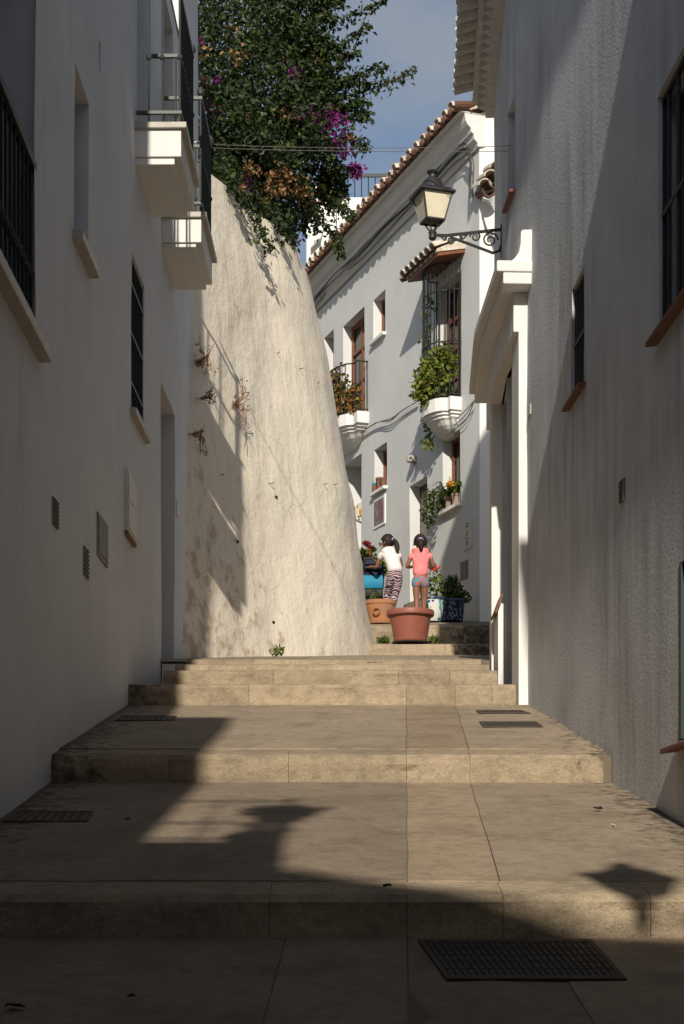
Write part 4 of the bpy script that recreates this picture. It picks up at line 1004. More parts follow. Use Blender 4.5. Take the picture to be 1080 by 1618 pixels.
ivy('ivy', 'yellow-green ivy filling the barred window balcony and trailing down past it',
    [(FH.pt(sm(.42), .30, Z_ + .45), (.30, .30, .40), 800), (FH.pt(sm(.68), .30, Z_ + .35), (.26, .26, .42), 700), (FH.pt(sm(.15), .26, Z_ + .6), (.22, .22, .32), 340), (FH.pt(sm(.9), .2, Z_ + .05), (.11, .11, .36), 200), (FH.pt(sm(.45), .42, Z_ + .2), (.24, .16, .26), 340)], 'leaf_ivy', .085,
    [([FH.pt(sm(.9), .26, Z_ + .3), FH.pt(sm(.95), .24, Z_ + 1.0), FH.pt(sm(.95), .22, Z_ + 1.6), FH.pt(sm(.92), .22, Z_ + 2.05)], 130, .04), ([FH.pt(sm(.95), .2, Z_ + .1), FH.pt(sm(.95), .16, Z_ - .3), FH.pt(sm(.9), .2, Z_ - .55), FH.pt(sm(.78), .24, Z_ - .62)], 80, .04),
     ([FH.pt(sm(.95), .24, Z_ + 1.0), FH.pt(sm(1.04), .2, Z_ + 1.3), FH.pt(sm(1.08), .14, Z_ + 1.4)], 14, .03)], FH.pt(sm(.5), .3, Z_))
sm1 = lambda f: B1[0] + (B1[1] - B1[0]) * f
Z1_ = B1[2]
ivy('creeper', 'autumn-tinted red and green creeper woven through the left balcony railing',
    [(FH.pt(sm1(.35), .42, Z1_ + .72), (.24, .2, .34), 240), (FH.pt(sm1(.55), .44, Z1_ + .5), (.32, .2, .40), 420), (FH.pt(sm1(.8), .4, Z1_ + .45), (.26, .2, .5), 480), (FH.pt(sm1(.98), .28, Z1_ + .35), (.14, .15, .55), 260), (FH.pt(sm1(.12), .25, Z1_ + .3), (.16, .14, .3), 260), (FH.pt(sm1(.3), .46, Z1_ + .25), (.2, .12, .28), 240)], 'leaf_autumn', .085,
    [([FH.pt(sm1(.95), .3, Z1_), FH.pt(sm1(1.02), .25, Z1_ - .3), FH.pt(sm1(1.0), .25, Z1_ - .65)], 60, .06)], FH.pt(sm1(.5), .3, Z1_))
def pot(name, label, c, prof, mat, n=24, group=None, soil=True, sx=1, sy=1, cat_='pot', ang0=0.):
    t = thing(name, c, label, cat_, group); MB().lathe(prof, c, n, True, sx, sy, ang0).build('body', mat, t, n > 8); return t
def simple_pot(r, h): return [(r * .72, 0), (r * .78, h * .1), (r * .93, h * .78), (r * 1.05, h * .80), (r * 1.05, h), (r * .92, h), (r * .88, h * .86), (.0, h * .85)]
for k, (f, n_) in enumerate(((.35, .3), (.6, .36))):
    pot('clay_pot', ('clay pot on the creeper balcony, nearer the door', 'clay pot on the creeper balcony, nearer the old wall')[k], FH.pt(sm1(f), n_, Z1_ + .001), simple_pot(.13, .24), 'clay', 16, 'clay pots on the creeper balcony')
# window with strap-leaved plant and trailing plant
h = W['i']; zc = h[2] + .006
c0 = FH.pt(h[0] + .22, -.02, zc); c1_ = FH.pt(h[0] + .48, .0, zc); c2_ = FH.pt(h[0] + .78, .02, zc)
for k, (c_, l) in enumerate(((c0, 'grey clay pot at the right end of the flowered window sill'), (c1_, 'grey clay pot in the middle of the flowered window sill'), (c2_, 'grey clay pot at the left end of the flowered window sill'))):
    pot('clay_pot', l, c_, simple_pot(.09, .2), simple('pot_grey%d' % k, (.30, .21, .16), .8), 14, 'pots on the window sills')
t = thing('strap_leaf_plant', c0 + Vector((0, 0, .2)), 'green strap-leaved plant with orange flower on the sill by the shadow edge', 'plant', 'balcony and window plants')
mb = MB()
for i in range(60):
    c_ = random.choice((c0, c1_)) + Vector((0, 0, .18)); a = random.uniform(0, 2 * math.pi); l = random.uniform(.22, .46); up = random.uniform(.25, 1.)
    d = Vector((math.cos(a), math.sin(a), 0)); sdv = Vector((-d.y, d.x, 0)) * .022
    p0, p1, p2 = c_, c_ + d * l * .45 + Vector((0, 0, l * up * .8)), c_ + d * l + Vector((0, 0, l * up * .7 - .08))
    k = len(mb.v); mb.v += [p0 - sdv * .6, p0 + sdv * .6, p1 - sdv, p1 + sdv, p2]; mb.f += [(k, k + 1, k + 3, k + 2), (k + 2, k + 3, k + 4)]
raw(mb, 'leaves', 'leaf_strap', t, 'stuff')
raw(leaves(blob_pts(c0 + Vector((-.12, -.12, .36)), (.06, .06, .06), 50), .05, wide=.9), 'flower', 'flower_orange', t, 'stuff')
ivy('trailing_plant', 'dark green trailing plant hanging over the left end of the flowered sill', [(c2_ + Vector((-.08, -.06, .22)), (.22, .2, .2), 420), (c2_ + Vector((-.22, -.12, -.05)), (.15, .13, .22), 260)], 'leaf_shrub', .05, (), c2_ + Vector((0, 0, .19)))
h = W['g']; zc = h[2] + .006
for k, (o_, r_, hh, l) in enumerate(((.16, .075, .17, 'small clay pot at the right of the little window sill'), (.34, .09, .22, 'larger clay pot in the middle of the little window sill'))):
    pot('clay_pot', l, FH.pt(h[0] + o_, .0, zc), simple_pot(r_, hh), 'clay', 14, 'pots on the window sills')
t = thing('jar', FH.pt(h[0] + .55, .02, zc), 'orange jar with turquoise lid at the left of the little window sill', 'jar', 'pots on the window sills')
MB().lathe([(.06, 0), (.068, .02), (.068, .12), (.055, .14)], FH.pt(h[0] + .55, .02, zc), 14).build('body', 'clay', t, True)
MB().lathe([(.07, .135), (.07, .175), (.062, .18)], FH.pt(h[0] + .55, .02, zc), 14).build('lid', simple('turquoise', (.03, .30, .45), .4), t)
# painted plate hung on the door reveal
h = W['f']; q = FH.pt(h[1] - .012, -.42, FH.zv(563, 793))
M['plate'] = None
m, nt, b = newmat('plate'); v = posnode(nt); vo = N(nt, 'ShaderNodeTexVoronoi'); vo.inputs['Scale'].default_value = 14; nt.links.new(v, vo.inputs['Vector'])
nt.links.new(mix(nt, ramp(nt, vo.outputs['Distance'], .3, .42), (.08, .09, .05, 1), (.6, .55, .43, 1)), b.inputs['Base Color']); b.inputs['Roughness'].default_value = .3; M['plate'] = m
t = thing('painted_plate', q, 'round painted plate with orange flower on the white door reveal', 'plate')
def disc(c, n, r, th): # coin with axis n
    c, n = Vector(c), Vector(n).normalized(); e1 = n.orthogonal().normalized(); e2 = n.cross(e1)
    return MB().loft([[c + n * z + (e1 * math.cos(2 * math.pi * i / 20) + e2 * math.sin(2 * math.pi * i / 20)) * rr for i in range(20)] for z, rr in ((0, r * .6), (th, r), (th * 1.2, r * .96), (th * .5, r * .6))])
disc(q, -FH.d, .20, .03).build('body', 'plate', t, True)
disc(q - FH.d * .012, -FH.d, .07, .012).build('flower', simple('plate_orange', (.65, .22, .03), .35), t)

# ------------------------------------------------------------------ pots standing at the top of the steps
c = Vector(((648 - CX) * 22.42 / F, 22.42, Z7 + .42 * .14 + .004)); r = .295
t = thing('plastic_pot', c, 'large empty terracotta-red plastic pot with thick rim on the step edge', 'pot')
H_ = .425
MB().lathe([(.205, 0), (.215, .02), (.222, .05), (.218, .056), (.262, .30), (.266, .345), (.300, .348), (.312, .36), (.315, .41), (.308, H_), (.285, H_), (.262, H_ - .02), (.2, .06), (0, .055)], c, 40).build('body', 'pot_red', t, True)
MB().lathe([(.0, -.003), (.235, -.003), (.245, .012), (.23, .016), (0, .014)], c, 32).build('saucer', simple('saucer', (.04, .03, .025), .6), t, True)
c = Vector(((600 - CX) * 24.3 / F, 24.3, Z8 + SLOPE9 * 1.0 + .004))
t = thing('planter', c, 'orange terracotta planter with ring handle beside the old wall', 'pot')
MB().lathe([(.15, 0), (.165, .03), (.208, .25), (.214, .268), (.226, .272), (.23, .295), (.23, .325), (.21, .325), (.19, .28), (0, .275)], c, 32, True, 1.0, .85).build('body', 'pot_orange', t, True)
MB().lathe([(0, .281), (.193, .283)], c, 20, False, 1, .85).build('soil', 'soil', t)
q = c + Vector((-.055, -.172, .19)); ring = [q + Vector((math.cos(a) * .045, -.012, math.sin(a) * .045 - .04)) for a in [2 * math.pi * i / 14 for i in range(15)]]
MB().tube(ring, .011, 6).build('ring_handle', simple('ring', (.30, .12, .04), .7), t, True)
MB().lathe([(0, -.02), (.022, -.01), (.022, .01), (0, .02)], q + Vector((0, -.01, .01)), 8).build('handle_boss', 'pot_orange', t)
ivy('geranium', 'small geranium growing in the orange terracotta planter', [(c + Vector((-.10, 0, .37)), (.08, .08, .10), 80)], 'leaf_shrub', .05, [([c + Vector((-.10, 0, .28)), c + Vector((-.10, 0, .45))], 10, .03)], c + Vector((0, 0, .283)))
# majolica pots
def painted(name, bgc, inkc, sc, lo=.42, hi=.5, third=None):
    m, nt, b = newmat(name); v = posnode(nt); vo = N(nt, 'ShaderNodeTexVoronoi'); vo.inputs['Scale'].default_value = sc; nt.links.new(v, vo.inputs['Vector'])
    w_ = N(nt, 'ShaderNodeTexWave'); w_.wave_type = 'RINGS'; w_.inputs['Scale'].default_value = sc * .35; w_.inputs['Distortion'].default_value = 6; nt.links.new(v, w_.inputs['Vector'])
    col = mix(nt, ramp(nt, vo.outputs['Distance'], lo, hi), (*inkc, 1), (*bgc, 1))
    if third: col = mix(nt, ramp(nt, w_.outputs['Fac'], .62, .72), col, (*third, 1))
    else: col = mix(nt, ramp(nt, w_.outputs['Fac'], .55, .62), col, (*inkc, 1))
    nt.links.new(col, b.inputs['Base Color']); b.inputs['Roughness'].default_value = .2; M[name] = m
painted('majolica_white', (.62, .60, .54), (.02, .04, .20), 11, .25, .3, (.05, .30, .26))
painted('majolica_blue', (.16, .18, .21), (.008, .014, .05), 24, .48, .55)
c = Vector(((683 - CX) * 26.9 / F, 26.9, Z8 + SLOPE9 * 3.6 + .006))
t = thing('glazed_pot', c, 'white glazed pot painted blue and green, behind the girl in pink', 'pot')
MB().lathe([(.12, 0), (.14, .03), (.165, .14), (.175, .26), (.18, .33), (.195, .34), (.195, .365), (.17, .365), (.15, .31), (0, .31)], c, 28).build('body', 'majolica_white', t, True)
MB().lathe([(.197, .34), (.2, .352), (.197, .366)], c, 28, False).build('rim_band', simple('cobalt', (.02, .04, .16), .25), t)
g = ivy('geranium', 'leggy geranium with red bloom in the white glazed pot', [(c + Vector((.0, 0, .55)), (.15, .14, .17), 80), (c + Vector((.06, 0, .72)), (.10, .1, .14), 45), (c + Vector((-.02, 0, .90)), (.05, .05, .06), 16)], 'leaf_geranium', .06,
    [([c + Vector((0, 0, .31)), c + Vector((-.06, 0, .6)), c + Vector((.0, 0, .98))], 14, .04), ([c + Vector((.03, 0, .31)), c + Vector((.1, 0, .55)), c + Vector((.15, 0, .78))], 14, .04)], c + Vector((0, 0, .315)))
raw(leaves(blob_pts(c + Vector((.02, -.1, .83)), (.06, .05, .05), 60), .05, wide=.9), 'bloom', 'flower_red', g, 'stuff')
c = Vector(((713.5 - CX) * 27.3 / F, 27.3, Z8 + SLOPE9 * 4.0 + .006))
t = thing('glazed_planter', c, 'blue patterned glazed planter with dark rim, standing in shade by the house corner', 'pot')
MB().lathe([(.172, 0), (.177, .015), (.21, .30), (.214, .305)], c, 32, True, 1, .85).build('body', 'majolica_blue', t, True)
MB().lathe([(.205, .30), (.23, .305), (.238, .325), (.23, .345), (.205, .35), (.19, .31), (0, .305)], c, 32, True, 1, .85).build('rim', simple('rim_blue', (.02, .035, .075), .3, c2=(.05, .07, .11), nscale=30), t, True)
ivy('shrub', 'dense dark round shrub growing in the blue patterned planter', [(c + Vector((.0, 0, .48)), (.20, .19, .20), 900), (c + Vector((.18, 0, .38)), (.11, .11, .11), 220), (c + Vector((-.01, 0, .64)), (.10, .10, .10), 200)], 'leaf_shrub', .045, [([c + Vector((0, 0, .33)), c + Vector((0, 0, .7))], 10, .03)], c + Vector((0, 0, .337)))
# geraniums on the far side of the buggy
c = P(588, 925, 28.6); c.z = Z8 + SLOPE9 * 5.3 + .006
t = pot('clay_pot', 'clay pot of the tall geranium behind the blue buggy', c, simple_pot(.2, .36), 'clay', 20)
g = ivy('geranium', 'bushy tall geranium with red blooms behind the blue buggy', [(P(585, 893, 28.6), (.30, .22, .22), 300), (P(575, 880, 28.6), (.18, .16, .14), 110), (P(600, 895, 28.5), (.14, .14, .22), 120), (P(579, 873, 28.6), (.1, .1, .08), 40)], 'leaf_geranium', .085,
    [([c + Vector((0, 0, .3)), P(584, 900, 28.6), P(579, 862, 28.6)], 14, .04), ([c + Vector((0.05, 0, .3)), P(590, 895, 28.6), P(588, 870, 28.6)], 12, .04)], c + Vector((0, 0, .31)))
pp = blob_pts(P(579, 858, 28.6), (.06, .06, .055), 70) + blob_pts(P(587, 866, 28.6), (.045, .045, .04), 40) + blob_pts(P(583, 872, 28.5), (.02, .02, .02), 12)
raw(leaves(pp, .045, wide=.9), 'bloom', 'flower_red', g, 'stuff')

# ------------------------------------------------------------------ weeds
def weed(label, c, mat, n, r, size, spread=(1, 1, 1), stems=6, hgt=.1, group='weeds in the cracks'):
    t = thing('weed', c, label, 'plant', group)
    mb = MB()
    for i in range(stems): a = random.uniform(0, 6.28); mb.tube([c, Vector(c) + Vector((math.cos(a) * r * .5, math.sin(a) * r * .5 - .01, hgt * .6)), Vector(c) + Vector((math.cos(a) * r, math.sin(a) * r, hgt))], .003, 4)
    mb.build('stems', 'dry' if mat == 'dry_leaf' else 'stem', t, kind='stuff')
    raw(leaves(blob_pts(Vector(c) + Vector((0, 0, hgt * .6)), (r * spread[0], r * spread[1], hgt * .6), n), size, wide=.7), 'leaves', mat, t, 'stuff')
M['dry_leaf'] = island('dry_leaf', [(.28, .15, .08), (.36, .22, .13), (.20, .10, .05)])
p = on_rw(431, 1043); p.z = ground_z(p.y) + .006; p += Vector((.06, -.05, 0))
weed('small green weed at the foot of the old wall', p, 'leaf_geranium', 110, .07, .035, hgt=.09)
weed('green weed on the step left of the big red pot', Vector(((605 - CX) * 23.2 / F, 23.22, ground_z(23.22) + .004)), 'leaf_geranium', 130, .09, .04, hgt=.08)
weed('green weed on the step right of the big red pot', Vector(((685 - CX) * 23.2 / F, 23.22, ground_z(23.22) + .004)), 'leaf_geranium', 130, .09, .04, hgt=.09)
def drywall_weed(label, u, v, hang, n=90, r=.12, up=.2):
    p = on_rw(u, v, .0); t = thing('dry_weed', p, label, 'plant', 'dry weeds on the old wall'); pts = []
    for i in range(9):
        a = random.uniform(-1, 1); q1 = p + Vector((.10 + random.uniform(0, .05), -.06, random.uniform(-.1, .12) * up * 5)); q2 = q1 + Vector((a * r, -.04, random.uniform(-hang, up)))
        MB().tube([p, q1, q2], .004, 4).build('stem', 'dry', t)
        for j in range(n // 9): f = random.random(); pts.append(p.lerp(q1, f).lerp(q1.lerp(q2, f), f) + Vector((random.gauss(0, .02), random.gauss(0, .02), random.gauss(0, .02))))
    raw(leaves(pts, .03, .5, wide=.6), 'leaves', 'dry_leaf', t, 'stuff')
drywall_weed('bushy dry brown weed on the old wall beside the white house corner', 311, 570, .2, 160, .14, .18)
drywall_weed('dry hanging weed in the railing shadow on the old wall', 366, 635, .35, 120, .10, .22)
drywall_weed('small dry tuft low in the railing shadow on the old wall', 311, 628, .1, 60, .06, .08)
drywall_weed('thin dry weed on the old wall below the railing shadow', 303, 690, .3, 60, .05, .1)

# ------------------------------------------------------------------ wall lantern
def lantern(cx, cy, cz, wall_x, label):
    """four-sided lantern on a scrolled bracket from a wall at wall_x"""
    L = Vector((cx, cy, cz)); K = .88; t = thing('street_lamp', Vector((wall_x, cy, cz)), label, 'street lamp', 'iron wall lanterns')
    def sq(hw, z): return [L + Vector((sx * hw * K, sy * hw * K, z * K)) for sx, sy in ((-1, -1), (1, -1), (1, 1), (-1, 1))]
    a, b_ = sq(.095, .10), sq(.155, .365)
    rot = R(18)
    def rt(p): q = p - L; return L + Vector((q.x * math.cos(rot) - q.y * math.sin(rot), q.x * math.sin(rot) + q.y * math.cos(rot), q.z))
    a = [rt(p) for p in a]; b_ = [rt(p) for p in b_]
    mb = MB()
    for i in range(4): mb.tube([a[i], b_[i]], .010, 4)
    for ring in (a, b_):
        for i in range(4): mb.tube([ring[i], ring[(i + 1) % 4]], .011, 4)
    mb.build('lantern_frame', 'lamp_black', t)
    cen = L
    for i in range(4):
        j = (i + 1) % 4; q = [a[i], a[j], b_[j], b_[i]]; inn = [(p - (L + Vector((0, 0, p.z - L.z)))) * .975 + (L + Vector((0, 0, p.z - L.z))) for p in q]
        n_ = (inn[1] - inn[0]).cross(inn[3] - inn[0]).normalized(); mb = MB(); mb.prism(inn, -n_ * .004); mb.build('pane', 'lamp_pane', t)
    mb = MB(); e0, e1, e2 = [rt(p) for p in sq(.185, .358)], [rt(p) for p in sq(.18, .378)], [rt(p) for p in sq(.125, .42)]
    mb.loft([e0, e1, e2]); mb.build('eave', 'lamp_black', t)
    MB().lathe([(a_ * K, b__ * K) for a_, b__ in [(.125, .415), (.118, .44), (.095, .50), (.06, .535), (.04, .545), (.036, .575), (.05, .585), (.058, .60), (.05, .615), (.0, .618)]], L, 16).build('cap', 'lamp_black', t, True)
    mb = MB()
    for i in range(4): mb.tube([a[i], a[i].lerp(L + Vector((0, 0, .05)), .35), L + Vector(((a[i] - L).x * .35, (a[i] - L).y * .35, .03)), L + Vector((0, 0, -.02))], .007, 5)
    mb.build('cradle', 'lamp_black', t)
    MB().lathe([(.02, -.075), (.035, -.06), (.03, -.03), (.038, -.01), (.03, .01), (.015, .015)], L, 12).build('socket', 'lamp_black', t, True)
    bk = MB(); y = cy; w_ = wall_x
    bk.tube([(cx, y, cz - .03), (cx + .12, y, cz - .035), (w_, y, cz + .02)], .014, 6)
    bk.tube([(cx + .16, y, cz - .05), (cx + .30, y, cz - .10), (w_ - .08, y, cz - .19), (w_ - .02, y, cz - .17), (w_, y, cz - .10)], .013, 6)
    br_ = bk.build('bracket', 'lamp_black', t)
    def spiral(c, r, turns=1.6, flip=1):
        return [Vector(c) + Vector((math.cos(a_) * r * (1 - a_ / (turns * 2 * math.pi) * .8) * flip, 0, math.sin(a_) * r * (1 - a_ / (turns * 2 * math.pi) * .8))) for a_ in [turns * 2 * math.pi * i / 22 for i in range(23)]]
    span = w_ - cx
    for fx, fz, r_, fl in ((.83, -.075, .072, 1), (.62, -.045, .05, -1), (.44, -.042, .035, 1), (.27, -.085, .036, 1), (.17, -.06, .024, -1)):
        MB().tube(spiral((cx + span * fx, y, cz + fz), r_, 1.7, fl), .008, 5).build('scroll', 'lamp_black', t)
    mb = MB(); mb.box(w_ - .012, w_ + .004, y - .03, y + .03, cz - .22, cz + .06); mb.build('wall_plate', 'lamp_black', t)
    return t
dl = 15.2
xl = (683 - CX) * dl / F; zl = (VH - 366) * dl / F
lantern(xl, dl, zl, XR(dl) - .002, 'black iron street lantern with frosted panes on a scrolled wall bracket')
lantern(.86, -1.0, 4.0, XR(-1.0) - .002, 'iron wall lantern on the right house beside the viewpoint')

# ------------------------------------------------------------------ cables
def cable(name, label, pts, r, mat, n=30, sag=0., group=None):
    P0 = [Vector(p) for p in pts]; line = []
    m_ = len(P0) - 1
    for i in range(n * m_ + 1):
        t = i / n; q = Vector(cat([tuple(p) for p in P0], min(t, m_ - 1e-6))); line.append(q)
    if sag:
        k = len(line) - 1
        for i in range(k + 1): line[i].z -= sag * 4 * (i / k) * (1 - i / k)
    return tag(MB().tube(line, r, 5).build(name, mat, None, True), label, 'cable', group)
A = P(325, 227, 16.63); B = Vector((XR(14.25) + .02, 14.25, (VH - 230) * 14.25 / F))
cable('overhead_wire', 'thin overhead wire from the balcony post to the right house, upper strand', [A, A.lerp(B, .5), B], .003, 'cable_grey', 20, .03, 'overhead wires')
cable('overhead_wire', 'thin overhead wire from the balcony post to the right house, lower strand', [A + Vector((0, 0, -.035)), A.lerp(B, .5) + Vector((0, 0, -.03)), B + Vector((0, .1, -.0))], .003, 'cable_grey', 20, .03, 'overhead wires')
t = thing('insulator', A, 'white wire insulator tied to the farther left balcony railing', 'insulator')
mb = MB(); a_ = A + Vector((-.11, 0, .01)); mb.tube([a_, a_ + Vector((.05, 0, .004)), A + Vector((-.02, 0, 0)), A + Vector((.0, 0, 0)), A + Vector((.02, 0, 0))], [.012, .012, .022, .024, .012], 10).build('body', 'box_white', t, True)
MB().tube([FLf.pt(b2b - .075, .36, A.z + .02), a_], .005, 5).build('tie', 'cable_grey', t)
def fp(u, v, n=.07): return HP(u, v, n)
cab = [(494, 492), (510, 470), (540, 435), (580, 400), (620, 358), (660, 318), (700, 280), (725, 253), (745, 236)]
def eavecab(dn, dv, sc=6):
    out = []
    for u, v in cab:
        q = fp(u, v + dv, .13 + dn); out.append(q + Vector((0, 0, noise.noise(Vector((u * .11, dn * 40, 2))) * .07)))
    return out
for k, (dn, dv, r_) in enumerate(((0, 0, .013), (.03, 5, .010), (-.03, 8, .009), (.02, -6, .008), (.045, 2, .008))):
    pts = eavecab(dn, dv) + [fp(752, 240 + dv * .4, .14 + dn), fp(754 + k * .6, 262, .11 + dn), fp(753.5 + k * .5, 290, .12 + dn), fp(756.3 - .3 * k, 312 + k, .12 + dn)]
    cable('power_cable', ('thick black cable under the tiled eaves, topmost of the bundle', 'black cable in the bundle under the tiled eaves, second in thickness', 'black cable in the bundle under the tiled eaves, nearest the wall', 'thin black cable riding high in the bundle under the eaves', 'thinnest black cable at the front of the eaves bundle')[k], pts, r_, 'cable', 6, 0, 'cable bundle under the eaves')
for k, lb in enumerate(('topmost white cable of the bundle looped at the sunlit end wall', 'second white cable from the top at the sunlit end wall', 'third white cable from the top at the sunlit end wall', 'lowest white cable but two at the sunlit end wall', 'lowest white cable but one at the sunlit end wall', 'lowest white cable looped at the sunlit end wall')):
    q = [P(763, 312 + k, 27.9), P(772 + k, 316 + k * 2, 27.6), P(785, 308 + k * 6, 27.5)]
    cable('white_cable', lb, q, .018, 'cable_white', 8, 0, 'white cables at the end wall')
low = [(531, 716), (552, 700), (575, 683), (600, 668), (622, 661), (640, 648), (665, 634)]
for k in range(3):
    cable('telephone_wire', ('telephone wire sagging between the two bowl balconies, upper strand', 'telephone wire sagging between the two bowl balconies, middle strand', 'telephone wire sagging between the two bowl balconies, lowest strand')[k], [fp(u, v + k * 2.5 * math.sin(i * 1.05 + .3) ** 2, .05 + .012 * k) for i, (u, v) in enumerate(low)], .008, 'cable_grey', 8, 0, 'telephone wires on the sunlit house')
    cable('telephone_wire', ('telephone wire from the ivy balcony to the house corner, upper strand', 'telephone wire from the ivy balcony to the house corner, middle strand', 'telephone wire from the ivy balcony to the house corner, lowest strand')[k], [fp(688, 684, .06), fp(705 + k * 2, 677 + 5 * k, .06), fp(735 + 3 * k, 655 + 5 * k, .07), fp(755.5, 633, .07)], .008, 'cable_grey', 8, 0, 'telephone wires on the sunlit house')

# ------------------------------------------------------------------ drain covers
def grate(label, pts, nslots, z_at, rows=1, mat='rust'):
    """pts: near-left, near-right, far-right, far-left in plan"""
    q = [Vector((x, y, z_at(y) + .004)) for x, y in pts]; c = sum(q, Vector()) / 4
    t = thing('drain_cover', c, label, 'drain cover', 'iron drain covers in the paving')
    MB().prism([p - Vector((0, 0, .012)) for p in q], (0, 0, .012)).build('plate', simple('grate_pit', (.02, .017, .014), .8), t)
    def at(a, b_): return q[0].lerp(q[1], a).lerp(q[3].lerp(q[2], a), b_)
    def bar(a0, a1, b0, b1, nm): mb = MB(); mb.prism([at(a0, b0), at(a1, b0), at(a1, b1), at(a0, b1)], (0, 0, .003)); mb.build(nm, mat, t)
    bar(0, 1, 0, .07, 'rim'); bar(0, 1, .93, 1, 'rim'); bar(0, .03, .07, .93, 'rim'); bar(.97, 1, .07, .93, 'rim')
    for r_ in range(rows):
        b0, b1 = .07 + .86 * r_ / rows, .07 + .86 * (r_ + .86) / rows
        for i in range(nslots): a = .03 + .94 * i / nslots; bar(a + .25 * .94 / nslots, a + .78 * .94 / nslots, b0, b1, 'bar')
def gp(u, v, plane):
    # ground point under a photo pixel for a sloping plane z = z0 + k (d - d0)
    d0, z0, k = plane; m_ = (VH - v) / F; d = (z0 - k * d0) / (m_ - k); return ((u - CX) * d / F, d)
pA = (D1, Z1b, .207); pB = (D1, Z1, .1776); pC = (D2, Z2, .192)
def zpl(pl): return lambda y: pl[1] + pl[2] * (y - pl[0])
grate('large square iron drain cover in the shaded foreground paving', [gp(705, 1549, pA), gp(990, 1549, pA), gp(935, 1487, pA), gp(660, 1487, pA)], 24, zpl(pA), 5)
grate('slotted iron drain at the left wall on the second tread', [gp(2, 1299, pB), gp(139, 1299, pB), gp(148, 1283, pB), gp(30, 1283, pB)], 9, zpl(pB))
grate('slotted iron drain at the left wall on the third tread', [gp(182, 1139, pC), gp(275, 1139, pC), gp(279, 1132, pC), gp(190, 1132, pC)], 9, zpl(pC))
grate('nearer of two slotted drains at the right on the third tread', [gp(763, 1149, pC), gp(858, 1149, pC), gp(846, 1141, pC), gp(757, 1141, pC)], 14, zpl(pC))
grate('farther of two slotted drains at the right on the third tread', [gp(757, 1127.5, pC), gp(838, 1127.5, pC), gp(822, 1123, pC), gp(752, 1123, pC)], 14, zpl(pC))
# fallen leaves and stones on the steps
M['dead_leaf'] = simple('dead_leaf', (.02, .016, .012), .8)
def fallen(label, u, v, pl, r, mat='dead_leaf'):
    x, y = gp(u, v, pl); c = Vector((x, y, zpl(pl)(y) + .009)); k = 7
    ring = [c + Vector((math.cos(a) * r * random.uniform(.6, 1.3), math.sin(a) * r * .8 * random.uniform(.5, 1.2), random.uniform(0, .012))) for a in [6.283 * i / k for i in range(k)]]
    tag(MB().prism(ring, (0, 0, .006)).build('fallen_leaf', mat, None), label, 'leaf', 'litter on the steps')
fallen('dark fallen leaf on the second tread near the right wall', 945, 1282, pB, .022)
fallen('pale pebble on the second tread near the right wall', 969, 1310, pB, .011, 'marble')
fallen('dark leaf lying near the nose of the lowest step', 610, 1406, pB, .02)
fallen('dark scrap on the shaded paving at the bottom left corner', 20, 1597, pA, .035)
fallen('small dark leaf on the shaded second tread, left of centre', 200, 1300, pB, .014)
fallen('small dark leaf on the shaded lowest paving, left', 208, 1582, pA, .016)

# ------------------------------------------------------------------ people
def skin(joints, edges, name, mat, parent, sub=2, extra=None):
    """joints: {key: (pos, radius)} -> smooth skinned mesh in world space (evaluated)"""
    L = LOC.get(parent, Vector((0, 0, 0))); ks = list(joints); me = bpy.data.meshes.new(name)
    me.from_pydata([tuple(Vector(joints[k][0])) for k in ks], [(ks.index(a), ks.index(b_)) for a, b_ in edges], [])
    o = bpy.data.objects.new(name, me); COL.objects.link(o)
    md = o.modifiers.new('skin', 'SKIN'); md.use_smooth_shade = True; md.branch_smoothing = .6
    sv = me.skin_vertices[0].data
    for i, k in enumerate(ks):
        r_ = joints[k][1]; sv[i].radius = (r_, r_) if isinstance(r_, (int, float)) else r_
        sv[i].use_root = (i == 0)
    ss_ = o.modifiers.new('sub', 'SUBSURF'); ss_.levels = sub; ss_.render_levels = sub
    dg = bpy.context.evaluated_depsgraph_get(); dg.update(); ev = o.evaluated_get(dg); m2 = bpy.data.meshes.new_from_object(ev)
    bpy.data.objects.remove(o); bpy.data.meshes.remove(me)
    for v_ in m2.vertices: v_.co = v_.co - L
    if extra:
        bm = bmesh.new(); bm.from_mesh(m2); k0 = len(bm.verts)
        vs_ = [bm.verts.new(p - L) for p in extra.v]
        for f in extra.f: bm.faces.new([vs_[i] for i in f])
        bm.to_mesh(m2); bm.free()
    for p in m2.polygons: p.use_smooth = True
    m2.name = name; m2.materials.clear(); m2.materials.append(M[mat]); o = bpy.data.objects.new(name, m2); COL.objects.link(o); o.parent = parent; LOC[o] = L
    return o
M['skin'] = simple('skin', (.235, .105, .058), .5, c2=(.20, .085, .045), nscale=8)
M['hair'] = simple('hair', (.011, .008, .006), .6, c2=(.03, .019, .013), nscale=70, bstr=.8, spec=.25)
M['scrunchie'] = simple('scrunchie', (.45, .28, .55), .7)
M['tee_white'] = simple('tee_white', (.74, .71, .68), .85, c2=(.60, .57, .54), nscale=9, bstr=1.)
M['tee_pink'] = simple('tee_pink', (.84, .25, .25), .85, c2=(.72, .17, .17), nscale=9, bstr=1.)
M['eye'] = simple('eye', (.02, .015, .012), .2); M['lips'] = simple('lips', (.26, .07, .05), .5)
M['glasses'] = simple('glasses', (.01, .01, .012), .25)
M['shoe'] = simple('shoe', (.5, .48, .46), .6)
m, nt, b = newmat('leggings'); M['leggings'] = m
w1 = N(nt, 'ShaderNodeTexWave'); w1.bands_direction = 'Z'; w1.inputs['Scale'].default_value = 4.2; w1.inputs['Distortion'].default_value = 5.0; w1.inputs['Detail'].default_value = 3; w1.inputs['Detail Scale'].default_value = 2.0
